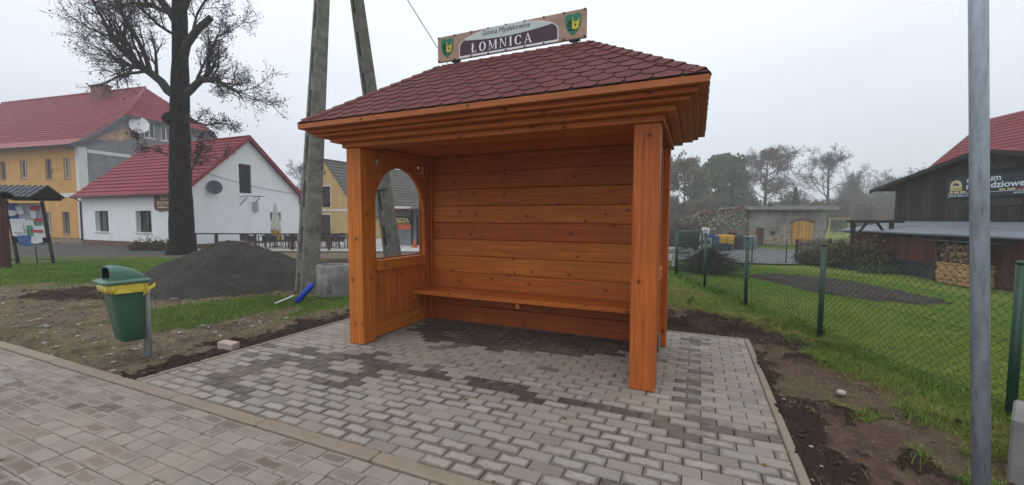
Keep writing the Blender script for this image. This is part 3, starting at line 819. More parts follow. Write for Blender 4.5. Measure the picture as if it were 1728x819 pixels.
def caps(mb, nb, p, q, nA, nB, wd=.082):
    p, q = Vector(p), Vector(q); d = (q-p); L = d.length; d.normalize(); n = int(L/.135)
    up = (Vector(nA)+Vector(nB)).normalized(); sA = d.cross(Vector(nA)).normalized(); sB = -d.cross(Vector(nB)).normalized()
    if sA.dot(Vector(nB)) > 0: sA = -sA
    if sB.dot(Vector(nA)) > 0: sB = -sB
    for i in range(n+1):
        a = max(i*.135-.01, .05); e = min(a+.185, L+.02); r = RN.random()
        def P(t, s, k, lift): return p+d*t+(sA*k if s > 0 else sB*k)+up*(lift)
        l0, l1 = .028, .014
        A0, A1 = P(a, 1, 0, l0), P(e, 1, 0, l1); a0, a1 = P(a, 1, wd, l0-.006), P(e, 1, wd, l1-.006); b0, b1 = P(a, -1, wd, l0-.006), P(e, -1, wd, l1-.006)
        t = Vector(up)*.006
        mb.poly([A0, A1, a1, a0], None, r); mb.poly([b0, b1, A1, A0], None, r)
        mb.poly([a0-t, a0, A0, A0-t], None, r*.3); mb.poly([A0-t, A0, b0, b0-t], None, r*.3)
        mb.poly([a0-t, a1-t, a1, a0], None, r*.3); mb.poly([b0, b1, b1-t, b0-t], None, r*.3)
        for (s, k) in ((1, .05), (-1, .05)):
            if nb is not None and i % 2 == 0 and s > 0:
                c = P(a+.05, s, k, l0+.001); q = MB(); q.box(tuple(c-Vector((.004, .004, .002))), tuple(c+Vector((.004, .004, .004))), .001); nb.append(q)
def nrm(a, b_, c):
    n = (Vector(b_)-Vector(a)).cross(Vector(c)-Vector(a)).normalized(); return n if n.z > 0 else -n
nF, nR_, nB_, nL_ = nrm(Ev[0], Ev[1], RR), nrm(Ev[1], Ev[2], RR), nrm(Ev[2], Ev[3], RL), nrm(Ev[3], Ev[0], RL)
b = MB(); nb = []
caps(b, nb, Ev[1], RR, nF, nR_); caps(b, None, Ev[0], RL, nF, nL_); caps(b, None, Ev[2], RR, nR_, nB_); caps(b, None, Ev[3], RL, nB_, nL_); caps(b, None, RL, RR, nF, nB_)
cp = b.build('hip_caps', M['shingle'], SH)
for q in nb: q.build('roof_nail', M['chip'], cp)
b = MB(); b.box((-.06, 1.10, .01), (-.052, 1.22, .19), .001); b.build('panel_foot_plate', M['concrete'], SH)

# ------------------------------------------------------------------ name sign on the ridge
SG = thing('name_sign', 'long wooden name board with two green crests standing on the shelter roof ridge', 'sign', s2w(-1.644, YM)+(RZ+.02,), SR)
X0 = -1.644; ZB = -(RZ+.02)
yf = -.022
b = MB(); b.box((-2.514-X0, -.015, 3.193+ZB), (-.774-X0, .015, 3.474+ZB), .003); bd = b.build('board', M['sign_wood'], SG)
for x in (-2.28, -.895): b = MB(); b.box((x-.022-X0, -.02, 3.10+ZB), (x+.022-X0, .02, 3.177+ZB), .004); b.box((x-.055-X0, -.024, 3.177+ZB), (x+.055-X0, .024, 3.191+ZB), .003); b.build('bracket', M['black'], SG)
for x in list(np.linspace(-2.50, -.79, 9)):
    for z in (3.202, 3.465): b = MB(); b.tube([(x-X0, -.028, z+ZB), (x-X0, -.0155, z+ZB)], .0085, 8); b.build('bolt', M['black'], SG)
xa, xb_ = -2.228-X0, -1.060-X0; xm = (xa+xb_)/2; hw = (xb_-xa)/2
def outline(ins, zb, zside, ztop, n=40):
    pl = [(xa+ins, zb)]; pl2 = []
    for t in np.linspace(PI, 0, n): pl2.append((xm+(hw-ins)*math.copysign(abs(math.cos(t))**.86, math.cos(t)), zside+(ztop-ins*.6-zside)*math.sin(t)))
    return [(xb_-ins, zb)][:0]+pl+pl2+[(xb_-ins, zb)]
z0 = 3.197+ZB; zs = 3.318+ZB; zt = 3.470+ZB
b = MB(); b.prism(outline(0, z0, zs, zt), (0, -.0165, 0), (1, 0, 0), (0, 0, 1), (0, 1, 0), .003); pn = b.build('panel_edge', M['panel_white'], SG)
b = MB(); b.prism(outline(.011, z0+.024, zs, zt), (0, -.0195, 0), (1, 0, 0), (0, 0, 1), (0, 1, 0), .003); b.build('purple_panel', M['panel_purple'], pn)
o2 = outline(.011, z0+.024, zs, zt)[1:-1]
zc = zs+.062; arcp = [p for p in o2 if p[1] >= zc-.0001]
lo = [(arcp[-1][0]+(arcp[0][0]-arcp[-1][0])*t, zc-.034*math.sin(PI*t)) for t in np.linspace(0, 1, 26)][1:-1]
b = MB(); b.prism(arcp+lo, (0, -.0222, 0), (1, 0, 0), (0, 0, 1), (0, 1, 0), .0028); b.build('pale_panel', M['panel_grey'], pn)
def text(name, s, size, loc, mat, parent, shear=0., rot=(PI/2, 0, 0), ex=.0012, sx=1., ax='CENTER', bold=0., sp=1.):
    cu = bpy.data.curves.new(name, 'FONT'); cu.body = s; cu.size = size; cu.shear = shear; cu.align_x = ax; cu.align_y = 'BOTTOM_BASELINE'
    cu.extrude = ex; cu.offset = bold; cu.resolution_u = 4; cu.space_character = sp
    t = bpy.data.objects.new('tmp', cu); me = bpy.data.meshes.new_from_object(t)
    bpy.data.objects.remove(t); bpy.data.curves.remove(cu)
    me.name = name; me.materials.append(mat)
    o = bpy.data.objects.new(name, me); COL.objects.link(o); o.parent = parent
    o.location = loc; o.rotation_euler = rot; o.scale = (sx, 1, 1); return o
text('small_lettering', 'Gmina Mysłakowice', .075, (xm-.01, -.0245, zs+.078), M['letter_dark'], pn, .22, sx=.93)
# serif capitals drawn by hand
def serif(mb, s, x, z, h, y):
    T, t_, sf = .175*h, .06*h, .065*h
    def rect(a, b_, c, d): mb.prism([(x+a, z+b_), (x+c, z+b_), (x+c, z+d), (x+a, z+d)], (0, y, 0), (1, 0, 0), (0, 0, 1), (0, 1, 0), .002)
    def pg(p): mb.prism([(x+a, z+b_) for a, b_ in p], (0, y, 0), (1, 0, 0), (0, 0, 1), (0, 1, 0), .002)
    def stem(a, w): rect(a, 0, a+w, h)
    def foot(a, w, top): rect(a-sf, h-t_ if top else 0, a+w+sf, h if top else t_)
    def curve(cx, w, a0, a1, n=26):
        o = [(cx+w/2*math.cos(q), h/2+h/2*1.02*math.sin(q)) for q in np.linspace(a0, a1, n)]
        i = [(cx+(w/2-T*1.05)*math.cos(q), h/2+(h/2-t_)*math.sin(q)) for q in np.linspace(a1, a0, n)]
        for k in range(n-1): pg([o[k], o[k+1], i[n-2-k], i[n-1-k]])
    if s == 'Ł':
        stem(.1*h, T); foot(.1*h, T, True); rect(.04*h, 0, .62*h, t_); pg([(.62*h, 0), (.64*h, .26*h), (.58*h, .26*h), (.50*h, t_)])
        pg([(-.02*h, .36*h), (.40*h, .60*h), (.40*h, .68*h), (-.02*h, .44*h)]); return .70*h
    if s == 'O': curve(.42*h, .84*h, 0, 2*PI); return .88*h
    if s == 'C':
        curve(.42*h, .84*h, .72, 2*PI-.72); rect(.66*h, .68*h, .72*h, h); rect(.70*h, .0, .74*h, .26*h); return .80*h
    if s == 'I': stem(.08*h, T); foot(.08*h, T, True); foot(.08*h, T, False); return .33*h
    if s == 'N':
        stem(.08*h, t_); stem(.70*h, t_); foot(.08*h, t_, True); foot(.08*h, t_, False); foot(.70*h, t_, True)
        pg([(.06*h, h), (.22*h, h), (.75*h, 0), (.70*h, 0)]); return .84*h
    if s == 'M':
        stem(.08*h, t_); stem(.80*h, T); foot(.08*h, t_, False); foot(.80*h, T, False); rect(.0, h-t_, .2*h, h); rect(.80*h, h-t_, 1.0*h, h)
        pg([(.07*h, h), (.22*h, h), (.53*h, .05*h), (.47*h, .0)]); pg([(.47*h, 0), (.53*h, .05*h), (.84*h, h), (.79*h, h)]); return 1.04*h
    if s == 'A':
        pg([(.38*h, h), (.44*h, h), (.12*h, 0), (.06*h, 0)]); pg([(.36*h, h), (.46*h, 1.02*h), (.83*h, 0), (.67*h, 0)]); rect(.2*h, .30*h, .64*h, .36*h)
        rect(0, 0, .22*h, t_); rect(.58*h, 0, .92*h, t_); return .92*h
x = xm-.425; HH = .098
for ch in 'ŁOMNICA': b = MB(); x += serif(b, ch, x, zs-.084, HH, -.0235)+.031; b.build('letter', M['letter'], pn)
for xc in (-2.386, -.908):
    cx = xc-X0; z = 3.338+ZB; w, h = .083, .108
    sh = [(-.92*w, .86*h), (-.45*w, h), (0, .90*h), (.45*w, h), (.92*w, .86*h), (w, .55*h), (.93*w, -.15*h), (.6*w, -.62*h), (0, -h), (-.6*w, -.62*h), (-.93*w, -.15*h), (-w, .55*h)]
    b = MB(); b.prism([(cx+a, z+c) for a, c in sh[::-1]], (0, -.0165, 0), (1, 0, 0), (0, 0, 1), (0, 1, 0), .003); cr_ = b.build('crest', M['crest_green'], SG)
    b = MB(); b.prism([(cx+a*w, z+c*h) for a, c in [(-.1, -.45), (.62, -.45), (.72, .05), (.86, .48), (.5, .18), (.30, .25), (.1, .05), (-.05, .72), (-.12, .2)]], (0, -.0195, 0), (1, 0, 0), (0, 0, 1), (0, 1, 0), .003)
    g2 = b.build('crest_crown', M['crest_yellow'], cr_)
    b = MB(); b.prism([(cx+.3*w+.13*w*math.cos(q), z-.08*h+.13*h*math.sin(q)) for q in np.linspace(0, 2*PI, 10)[:-1]], (0, -.0215, 0), (1, 0, 0), (0, 0, 1), (0, 1, 0), .002)
    for (p, q) in (((-.7, .48), (-.15, .1)), ((-.2, .5), (-.6, .05)), ((-.55, .1), (-.2, -.35)), ((-.62, -.42), (.1, -.5))):
        b.bar((cx+p[0]*w, -.0195, z+p[1]*h), (cx+q[0]*w, -.0195, z+q[1]*h), .016, .003, .001)
    b.tube([(cx-.42*w+.22*w*math.cos(q), -.0190, z+.0*h+.22*h*math.sin(q)) for q in np.linspace(0, 2*PI, 14)], .004, 5)
    b.build('crest_figure', M['crest_dark'], cr_)
# ------------------------------------------------------------------ near props
def rrect(hx, hy, r, n=5, cx=0., cy=0.):
    out = []
    for k, (sx, sy) in enumerate(((1, 1), (-1, 1), (-1, -1), (1, -1))):
        for i in range(n+1):
            a = k*PI/2+i/n*PI/2; out.append((cx+sx*(hx-r)+r*math.cos(a), cy+sy*(hy-r)+r*math.sin(a)))
    return out
BX, BY = -3.725, 4.215
brz = math.atan2(-.835, -.55)                     # local +x points from the pole out over the bin
BN = thing('litter_bin', 'dark green plastic litter bin with hooded lid on a grey metal post', 'litter bin', (BX, BY, -.03), brz)
b = MB(); b.tube([(0, 0, -.25), (0, 0, .74)], .03, 14); b.tube([(0, 0, .74), (0, 0, .745)], .031, 14); b.build('post', M['galv_bin'], BN)
b = MB(); b.tube([(0, 0, .655), (0, 0, .685)], .034, 14); b.build('clamp', M['offwhite'], BN)
b = MB(); rings = []
for (z, f1, hw, r) in ((.215, .20, .105, .04), (.225, .222, .118, .05), (.245, .232, .126, .05), (.45, .262, .143, .05), (.70, .292, .160, .05), (.79, .304, .166, .05)):
    hx = (f1-.034)/2; rings.append([(x, y, z) for x, y in rrect(hx, hw, r, 5, .034+hx, 0)])
b.loft(rings, True, True); b.build('body', M['green_plastic'], BN)
b = MB(); rings = []
for (z, e) in ((.792, .012), (.797, .03), (.815, .032), (.826, .018), (.834, -.004)):
    hx = .150+e; rings.append([(x, y, z) for x, y in rrect(hx, .168+e, .055, 5, .172, 0)])
b.loft(rings, True, True)
hood = []
for (f, hw, z1) in ((.03, .150, .852), (.07, .149, .895), (.12, .148, .930), (.18, .146, .955), (.24, .142, .966), (.295, .136, .962)):
    hood.append([(f, hw*math.copysign(abs(math.cos(a))**.45, math.cos(a)), .83+(z1-.83)*abs(math.sin(a))**.55) for a in np.linspace(0, PI, 15)])
b.loft(hood, False, False, close=False)
b.poly(hood[0], None, 0, True)
inn = [[(f, y*.9, .83+(z-.83)*.88) for f, y, z in h] for h in hood]
b.loft([hood[-1], [(f-.004, y, z) for f, y, z in inn[-1]]], False, False, close=False)
ld = b.build('lid', M['green_lid'], BN)
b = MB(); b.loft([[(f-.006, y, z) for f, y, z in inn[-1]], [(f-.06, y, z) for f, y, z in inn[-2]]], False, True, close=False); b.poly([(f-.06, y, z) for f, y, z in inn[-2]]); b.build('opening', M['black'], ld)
# the yellow liner turned out over the rim
BG = thing('bin_bag', 'thin yellow plastic bag folded out over the rim of the green litter bin', 'bin bag', (BX, BY, -.03), brz)
base = rrect(.138, .170, .05, 12, .170, 0); n = len(base); rings = []
for k, (zt_, e) in enumerate(((.793, .002), (.786, .012), (.770, .018), (.745, .022), (.71, .020), (0, .018))):
    g = []
    for i, (x, y) in enumerate(base):
        a = i/n*2*PI; w = math.sin(a*5+1)*.5+math.sin(a*11+k*.6)*.7+math.sin(a*19+1.3*k)*.6+math.sin(a*31+2*k)*.35
        zz = (zt_+(.012*w if k > 1 else 0)) if k < 5 else .700+.026*math.sin(a*2+.4)+.020*w
        ex = e+.010*w*(k > 0)*min(1, k/3); dx, dy = x-.170, y; l = math.hypot(dx, dy)
        sc = 1-.09*max(0, (.79-zz))/.12*.35
        g.append((.170+dx*sc+dx/l*ex, dy*sc+dy/l*ex, zz))
    rings.append(g)
bb = MB(); bb.loft(rings, False, False)
for kx in range(3):
    p = (.03+kx*.012, .165-kx*.02, .735)
    bb.poly([(p[0], p[1], p[2]), (p[0]-.06, p[1]+.03+kx*.02, p[2]+.05-kx*.03), (p[0]-.045, p[1]+.05, p[2]+.01-kx*.02), (p[0]+.01, p[1]+.01, p[2]-.03)], None, 0, True)
bb.build('folded_rim', M['bag'], BG)

SP = thing('sign_post', 'plain grey galvanised steel sign post standing close at the right', 'post', (2.107, 1.80, -.0), 0)
b = MB(); b.tube([(.022, 0, -.2), (-.285, 0, 3.9)], .0302, 28); b.build('tube', M['galv'], SP)
b = MB(); b.tube([(-.285, 0, 3.9), (-.2865, 0, 3.92)], [.032, .03], 28); b.build('cap', M['black'], SP)
CB = MB(); CB.box((0, 0, -.2), (.42, .40, .335), .012, r=.5)
CB = tag(CB.build('concrete_block', M['concrete']), 'pale grey concrete block at the right edge beside the first fence post', 'concrete block'); CB.location = (2.70, 2.20, 0); CB.rotation_euler = (0, 0, -.90)
PB = MB(); PB.box((-.1, -.05, 0), (.1, .05, .075), .006); PB = PB.build('paver_brick', M['pink_brick'])
tag(PB, 'single pale pink paving brick left on dark soil beside the paving', 'brick'); PB.location = (-3.05, 4.43, -.012); PB.rotation_euler = (.04, .06, -.25)

# ------------------------------------------------------------------ green fences
def chain_fence(label, pts, hgt, c=.0385, wr=.0027, thin=False):
    T = thing('chain_link_fence', label, 'fence', (pts[0][0], pts[0][1], tz(*pts[0])), 0, 'green wire fences round the lawn')
    O = Vector(T.location)
    for (x, y) in pts:
        z = tz(x, y); p = MB(); tl = RN.uniform(-.012, .012)
        p.tube([(x-O.x, y-O.y, z-O.z-.25), (x-O.x+tl, y-O.y, z-O.z+hgt+.035)], .029, 12)
        q = p.build('post', M['green_post'], T)
        p = MB(); p.tube([(x-O.x+tl, y-O.y, z-O.z+hgt+.0355), (x-O.x+tl, y-O.y, z-O.z+hgt+.052), (x-O.x+tl, y-O.y, z-O.z+hgt+.06)], [.032, .031, .015], 12); p.build('post_cap', M['green_post'], q)
    seg = [math.dist(pts[i], pts[i+1]) for i in range(len(pts)-1)]; S = sum(seg)
    def at(s):
        for i, L in enumerate(seg):
            if s <= L or i == len(seg)-1:
                t = s/L; return pts[i][0]+(pts[i+1][0]-pts[i][0])*t, pts[i][1]+(pts[i+1][1]-pts[i][1])*t
            s -= L
    w = MB(); lv = .0345; nk = int((hgt-.05)/lv); ncol = int(S/c)
    for i in range(ncol-1):
        P = []
        for k in range(nk+1):
            s = (i if (k+i) % 2 == 0 else i+1)*c; x, y = at(s)
            zz = tz(x, y)+.03+k*lv-.012*math.sin(s*1.7)
            P.append((x-O.x+.034+(.003 if (k % 2) else -.001)+.006*math.sin(s*2.3+k*.2), y-O.y, zz-O.z))
        w.tube(P, wr, 3, False, False)
    w.build('wire_mesh', M['green_wire'], T)
    for h in (.05, hgt*.5, hgt-.03):
        w = MB(); P = []
        for j in range(int(S/.3)+1):
            s = min(j*.3, S); x, y = at(s); P.append((x-O.x+.032, y-O.y, tz(x, y)+h-O.z))
        w.tube(P, .0022, 5, False); w.build('tension_wire', M['green_wire'], T)
chain_fence('near green chain link fence running away beside the right of the paving', [(3.50, .75), (3.615, 2.95), (3.706, 4.96), (3.835, 6.79), (3.985, 8.58), (4.10, 10.4)], 1.06)
chain_fence('far green wire fence along the grey lane at the end of the lawn', [(4.16, 10.5), (6.1, 13.4), (8.07, 16.78), (10.6, 18.4), (13.19, 20.05), (16.0, 20.2)], 1.08, .06, .0022)

# ------------------------------------------------------------------ gravel heap
def heap(name, cx, cy, rx, ry, h, mat, seed, tail=None, n=110, p=1.25):
    u = np.linspace(-1.15, 1.15, n); X, Y = np.meshgrid(u, u)
    R = np.sqrt(X*X+Y*Y); a = np.arctan2(Y, X)
    R2 = R*(1+.10*np.sin(2*a+seed)+.07*np.sin(5*a+seed*2)+.18*(fbm(X*2+9, Y*2, seed)-.5))
    Z = h*np.clip(1-R2, 0, 1)**p*(1.0/(1+.0*R2)); Z = np.where(R2 < .12, h*(1-.12)**p*.98+.0*R2, Z) if False else Z
    Z = h*(1-np.clip(np.sqrt(R2**2+.012), 0, 1)**1.0)**p
    wx, wy = cx+X*rx, cy+Y*ry
    Z = Z+(fbm(wx*3, wy*3, seed+5)-.5)*.10*np.clip(Z/h*3, 0, 1)-.12*np.abs(np.sin(a*4.5+fbm(wx*1.2, wy*1.2, seed+11)*6))**3*np.clip(Z/h*2, 0, 1)*np.clip(1.1-Z/h, 0, 1)+(fbm(wx*14, wy*14, seed+7, 3)-.5)*.055*np.clip(Z/h*6, 0, 1)
    Zw = terr(wx, wy)-.07+Z+.05*np.clip(Z/h*8, 0, 1)
    V = np.stack([wx-cx, wy-cy, Zw-tz(cx, cy)], -1).reshape(-1, 3)
    ii = (np.arange(n-1)[:, None]*n+np.arange(n-1)[None]).ravel()
    o = npmesh(name, V, np.stack([ii, ii+1, ii+n+1, ii+n], 1), mat, None, None, True)
    o.location = (cx, cy, tz(cx, cy)); return o
tag(heap('gravel_pile', -5.85, 8.75, 2.05, 1.7, 1.06, M['gravel'], 3, p=1.08), 'big dark grey heap of fine gravel between the lime tree and the concrete pole', 'gravel heap')
def strew(name, n, fn, smin, smax, mat, k, flat=.55):
    V = []; Fs = []; c = 0
    ico = np.array([(0, 0, 1), (.89, 0, .45), (.28, .85, .45), (-.72, .53, .45), (-.72, -.53, .45), (.28, -.85, .45), (.72, .53, -.45), (-.28, .85, -.45), (-.89, 0, -.45), (-.28, -.85, -.45), (.72, -.53, -.45), (0, 0, -1)])
    fc = np.array([(0, 1, 2), (0, 2, 3), (0, 3, 4), (0, 4, 5), (0, 5, 1), (1, 6, 2), (2, 7, 3), (3, 8, 4), (4, 9, 5), (5, 10, 1), (2, 6, 7), (3, 7, 8), (4, 8, 9), (5, 9, 10), (1, 10, 6), (6, 11, 7), (7, 11, 8), (8, 11, 9), (9, 11, 10), (10, 11, 6)])
    for i in range(n):
        q = fn()
        if q is None: continue
        x, y = q; s = smin*(smax/smin)**(NP.random()**2); a = NP.random()*6.28
        v = ico*(1+NP.normal(0, .18, (12, 1)))*np.array([s, s*NP.uniform(.55, .95), s*flat*NP.uniform(.6, 1)])
        ca, sa = math.cos(a), math.sin(a)
        v = np.stack([v[:, 0]*ca-v[:, 1]*sa, v[:, 0]*sa+v[:, 1]*ca, v[:, 2]], 1)
        z = float(height(np.array([x]), np.array([y]))[0][0])
        V.append(v+np.array([x, y, z+s*flat*.3])); Fs.append(fc+c*12); c += 1
    o = npmesh(name, np.concatenate(V), np.concatenate(Fs), mat, None, None, False)
    return kind(o, 'stuff')
def ground_pt(x0, x1, y0, y1, cond):
    for _ in range(30):
        x, y = NP.uniform(x0, x1), NP.uniform(y0, y1)
        g, lw, dk, rd, sx, sy = gmask(np.array([x]), np.array([y]))
        if sy[0] < -1.66 or (-4.13 < sx[0] < .88 and sy[0] < 2.06): continue
        if cond(g[0], dk[0]): return x, y
    return None
strew('scattered_stones', 700, lambda: ground_pt(-10, -3, 3.6, 8.5, lambda g, d: g < .5 and d < .6), .006, .042, M['stone'], 1, .35)['label'] = 'small stones strewn over the bare ground'
strew('scattered_pebbles', 150, lambda: ground_pt(1.6, 3.6, 1.7, 7, lambda g, d: g < .6), .004, .014, M['stone'], 2)['label'] = 'pebbles in the trodden soil by the fence'
strew('pale_chips', 40, lambda: ground_pt(-9, 3.4, 2, 8, lambda g, d: g < .7), .007, .020, M['chip'], 3, .3)['label'] = 'pale chips of rubble on the soil'
strew('soil_clods', 1800, lambda: ground_pt(-5, 3.4, 1.7, 8.2, lambda g, d: d > .5), .006, .030, M['bed'], 4, .7)['label'] = 'clods of freshly dug dark soil'
def pile_edge():
    a = NP.uniform(0, 6.28); r = 1+abs(NP.normal(0, .14)); return -5.85+2.0*r*math.cos(a)*.93, 8.75+1.65*r*math.sin(a)*.93
strew('spilled_gravel', 1500, pile_edge, .006, .026, M['gravel'], 7, .6)['label'] = 'loose gravel spilled round the foot of the heap'
strew('left_clods', 900, lambda: ground_pt(-10, -2.6, 3.6, 9.2, lambda g, d: g < .6), .006, .036, M['soil_lump'], 6, .55)['label'] = 'lumps of trodden earth on the bare ground'
st = MB(); st.tube([(0, 0, -.03), (0, 0, .0), (.004, 0, .03), (.006, .002, .045)], [.05, .062, .05, .02], 9); st = st.build('loose_stone', M['chip']); st.location = (2.71, 3.36, -.02); st.scale = (.62, .5, .55)
tag(st, 'pale loose fist sized stone lying on the bare soil before the fence', 'stone')

# ------------------------------------------------------------------ twin concrete pole
UP = thing('utility_pole', 'tall A shaped twin leg concrete power pole behind the shelter', 'utility pole', (-3.5, 9.4, 0), 0)
def leg(p, q, w0, w1, ax):
    p, q = Vector(p), Vector(q); d = (q-p); L = d.length; d.normalize()
    x = Vector(ax); x = (x-d*x.dot(d)).normalized(); y = d.cross(x)
    def sect(t):
        return p+d*(t*L), w0+(w1-w0)*t
    f = MB()
    N = 12; T = np.linspace(0, 1, 40)
    for sgn in (-1, 1):      # two flanges
        R = []
        for t in T:
            c, w = sect(t); h = w*.80
            cc = c+x*sgn*(w*.5-w*.15)
            R.append([cc+x*(w*.15*a)+y*(h*.5*b_) for a, b_ in ((-1, -.9), (-.9, -1), (.9, -1), (1, -.9), (1, .9), (.9, 1), (-.9, 1), (-1, .9))])
        f.loft(R, True, True, False)
    n = int(L/.9)
    for i in range(n+1):    # bridges between the slots, rounded ends by two steps
        t0 = i/n
        for (a, e) in ((.24, 1.0),):
            ta, tb = max(0, t0-a/L*.8), min(1, t0+a/L*.8); R = []
            for t in (ta, tb):
                c, w = sect(t); h = w*.72
                R.append([c+x*(w*.205*s1)+y*(h*.5*s2) for s1, s2 in ((-1, -1), (1, -1), (1, 1), (-1, 1))])
            f.loft(R, True, True, False); break
    fo = f.build('leg', M['concrete_old'], UP)
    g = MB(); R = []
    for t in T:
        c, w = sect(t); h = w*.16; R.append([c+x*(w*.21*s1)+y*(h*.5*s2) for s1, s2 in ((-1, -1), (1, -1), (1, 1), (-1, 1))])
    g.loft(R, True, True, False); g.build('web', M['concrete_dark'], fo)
ap = Vector((-3.85+3.5, 0, 9.5))
leg((-3.965+3.5, 7.95-9.4, -.4), ap+Vector((-.0, -.10, 0)), .40, .20, (.70, -.71, 0))
leg((-3.02+3.5, 10.9-9.4, -.4), ap+Vector((.0, .10, 0)), .40, .20, (.70, -.71, 0))
b = MB(); b.box((-.62, -.3, 9.3), (-.08, .3, 9.75), .02); b.build('head', M['concrete_old'], UP)
c0 = Vector((-3.30+3.5, 10.40-9.4, 2.03))
b = MB()
b.tube([c0+Vector((-.34, -.22, .0)), c0+Vector((.30, -.30, .05))], .02, 6); b.build('steel_clamp', M['black'], UP)
b = MB(); b.bar((-3.88+3.5-.16, 8.62-9.4-.16, 3.08), (-3.88+3.5+.22, 8.62-9.4-.10, 3.05), .07, .07); b.build('timber_bracket', M['grey_wood'], UP)
b = MB(); b.box((-.50, -.96, 3.15), (-.46, -.955, 3.42), .001); b.build('warning_plate', M['yellow_bin'], UP)
WR = MB(); P = [Vector((-3.7, 9.4, 9.3)).lerp(Vector((-1.0, 16, 2.2)), t) for t in (0,)]
a_, b_ = Vector((-1.55, 6.0, 4.62)), Vector((-.96, 7.6, 3.90))
A2, B2 = a_+(a_-b_)*2.2, b_+(b_-a_)*3.0
WR.tube([A2.lerp(B2, t)-Vector((0, 0, .35*math.sin(PI*t)*.2)) for t in np.linspace(0, 1, 12)], .006, 5); tag(WR.build('overhead_wire', M['black']), 'single thin black overhead wire crossing above the shelter roof', 'wire')
CR = thing('concrete_ring', 'grey concrete well ring standing on the grass beside the twin pole', 'well ring', (-3.25, 7.56, -.02), -.2)
b = MB(); n = 40
prof = [(.275, 0), (.28, .01), (.28, .555), (.272, .565), (.215, .565), (.21, .555), (.21, .05)]
R = [[(r*math.cos(2*PI*j/n), r*math.sin(2*PI*j/n), z) for j in range(n)] for r, z in prof]
b.loft(R, False, True); b.build('ring_wall', M['concrete'], CR)
for k in range(3):
    a = -1.32+k*.1; b = MB(); b.tube([(.281*math.cos(a), .281*math.sin(a), .08), (.281*math.cos(a), .281*math.sin(a), .46)], .008, 6); b.build('rib', M['concrete'], CR)
bp = MB(); n = 18; A, B = Vector((-3.60, 6.93, -.02)), Vector((-3.44, 7.16, .25))
d = (B-A).normalized(); e1 = d.orthogonal().normalized(); e2 = d.cross(e1)
R = [[c+(e1*math.cos(2*PI*j/n)+e2*math.sin(2*PI*j/n))*r for j in range(n)] for c, r in ((A, .05), (B-d*.01, .05), (B, .053), (B, .044), (B-d*.2, .044))]
bp.loft(R, True, True); tag(bp.build('blue_pipe', M['blue']), 'short bright blue plastic pipe leaning at the foot of the concrete pole', 'pipe')
b = MB(); b.bar((-3.86, 6.74, .0), (-3.66, 6.96, .09), .035, .012); tag(b.build('white_lath', M['offwhite']), 'short white lath lying against the blue pipe on the grass', 'lath')
# ------------------------------------------------------------------ houses (left)
def wall(mb, O, d, n, outline, holes=(), dep=.14, mi=0):
    O, d, n = Vector(O), Vector(d), Vector(n); up = Vector((0, 0, 1))
    us = sorted({p[0] for p in outline} | {h[0] for h in holes} | {h[2] for h in holes}); zs = sorted({p[1] for p in outline} | {h[1] for h in holes} | {h[3] for h in holes})
    m = len(outline); ar = sum(outline[i][0]*outline[(i+1) % m][1]-outline[(i+1) % m][0]*outline[i][1] for i in range(m)); sg = 1 if ar > 0 else -1
    for i in range(len(us)-1):
        for j in range(len(zs)-1):
            cu, cz_ = (us[i]+us[i+1])/2, (zs[j]+zs[j+1])/2
            if any(h[0] < cu < h[2] and h[1] < cz_ < h[3] for h in holes): continue
            pl = [(us[i], zs[j]), (us[i+1], zs[j]), (us[i+1], zs[j+1]), (us[i], zs[j+1])]
            for k in range(m):
                a, b_ = outline[k], outline[(k+1) % m]; ex, ey = b_[0]-a[0], b_[1]-a[1]
                pl = clip(pl, -ey*sg, ex*sg, (ey*a[0]-ex*a[1])*sg)
                if len(pl) < 3: break
            if len(pl) >= 3: mb.poly([O+d*p[0]+up*p[1] for p in pl], pl, 0, False, mi)
    for h in holes:
        c = [(h[0], h[1]), (h[2], h[1]), (h[2], h[3]), (h[0], h[3])]
        for k in range(4):
            a, b_ = c[k], c[(k+1) % 4]
            A, B = O+d*a[0]+up*a[1], O+d*b_[0]+up*b_[1]; mb.poly([A, B, B-n*dep, A-n*dep], None, 0, False, mi)
def window(par, O, d, n, h, dep, fm, pm, sill=None, mull=True, fw=.07):
    O, d, n = Vector(O)-Vector(n)*dep, Vector(d), Vector(n); up = Vector((0, 0, 1))
    Mx = Matrix((d, -n, up)).transposed().to_4x4(); Mx.translation = O
    f = MB(); u0, z0, u1, z1 = h; e = .004
    f.box((u0+e, -.05, z0+e), (u1-e, -.0, z0+fw), .006, Mx); f.box((u0+e, -.05, z1-fw), (u1-e, 0, z1-e), .006, Mx)
    f.box((u0+e, -.048, z0+fw+.002), (u0+fw, 0, z1-fw-.002), .006, Mx); f.box((u1-fw, -.048, z0+fw+.002), (u1-e, 0, z1-fw-.002), .006, Mx)
    if mull:
        um = (u0+u1)/2; f.box((um-fw*.5, -.046, z0+fw+.002), (um+fw*.5, 0, z1-fw-.002), .006, Mx)
    fo = f.build('window', fm, par)
    p = MB(); p.poly([O+d*u0+up*z0-n*.012, O+d*u1+up*z0-n*.012, O+d*u1+up*z1-n*.012, O+d*u0+up*z1-n*.012]); p.build('pane', pm, fo)
    if sill:
        s = MB(); s.box((u0-.06, -dep-.07, z0-.07), (u1+.06, -.01, z0-.003), .01, Mx); s.build('sill', sill, fo)
    return fo
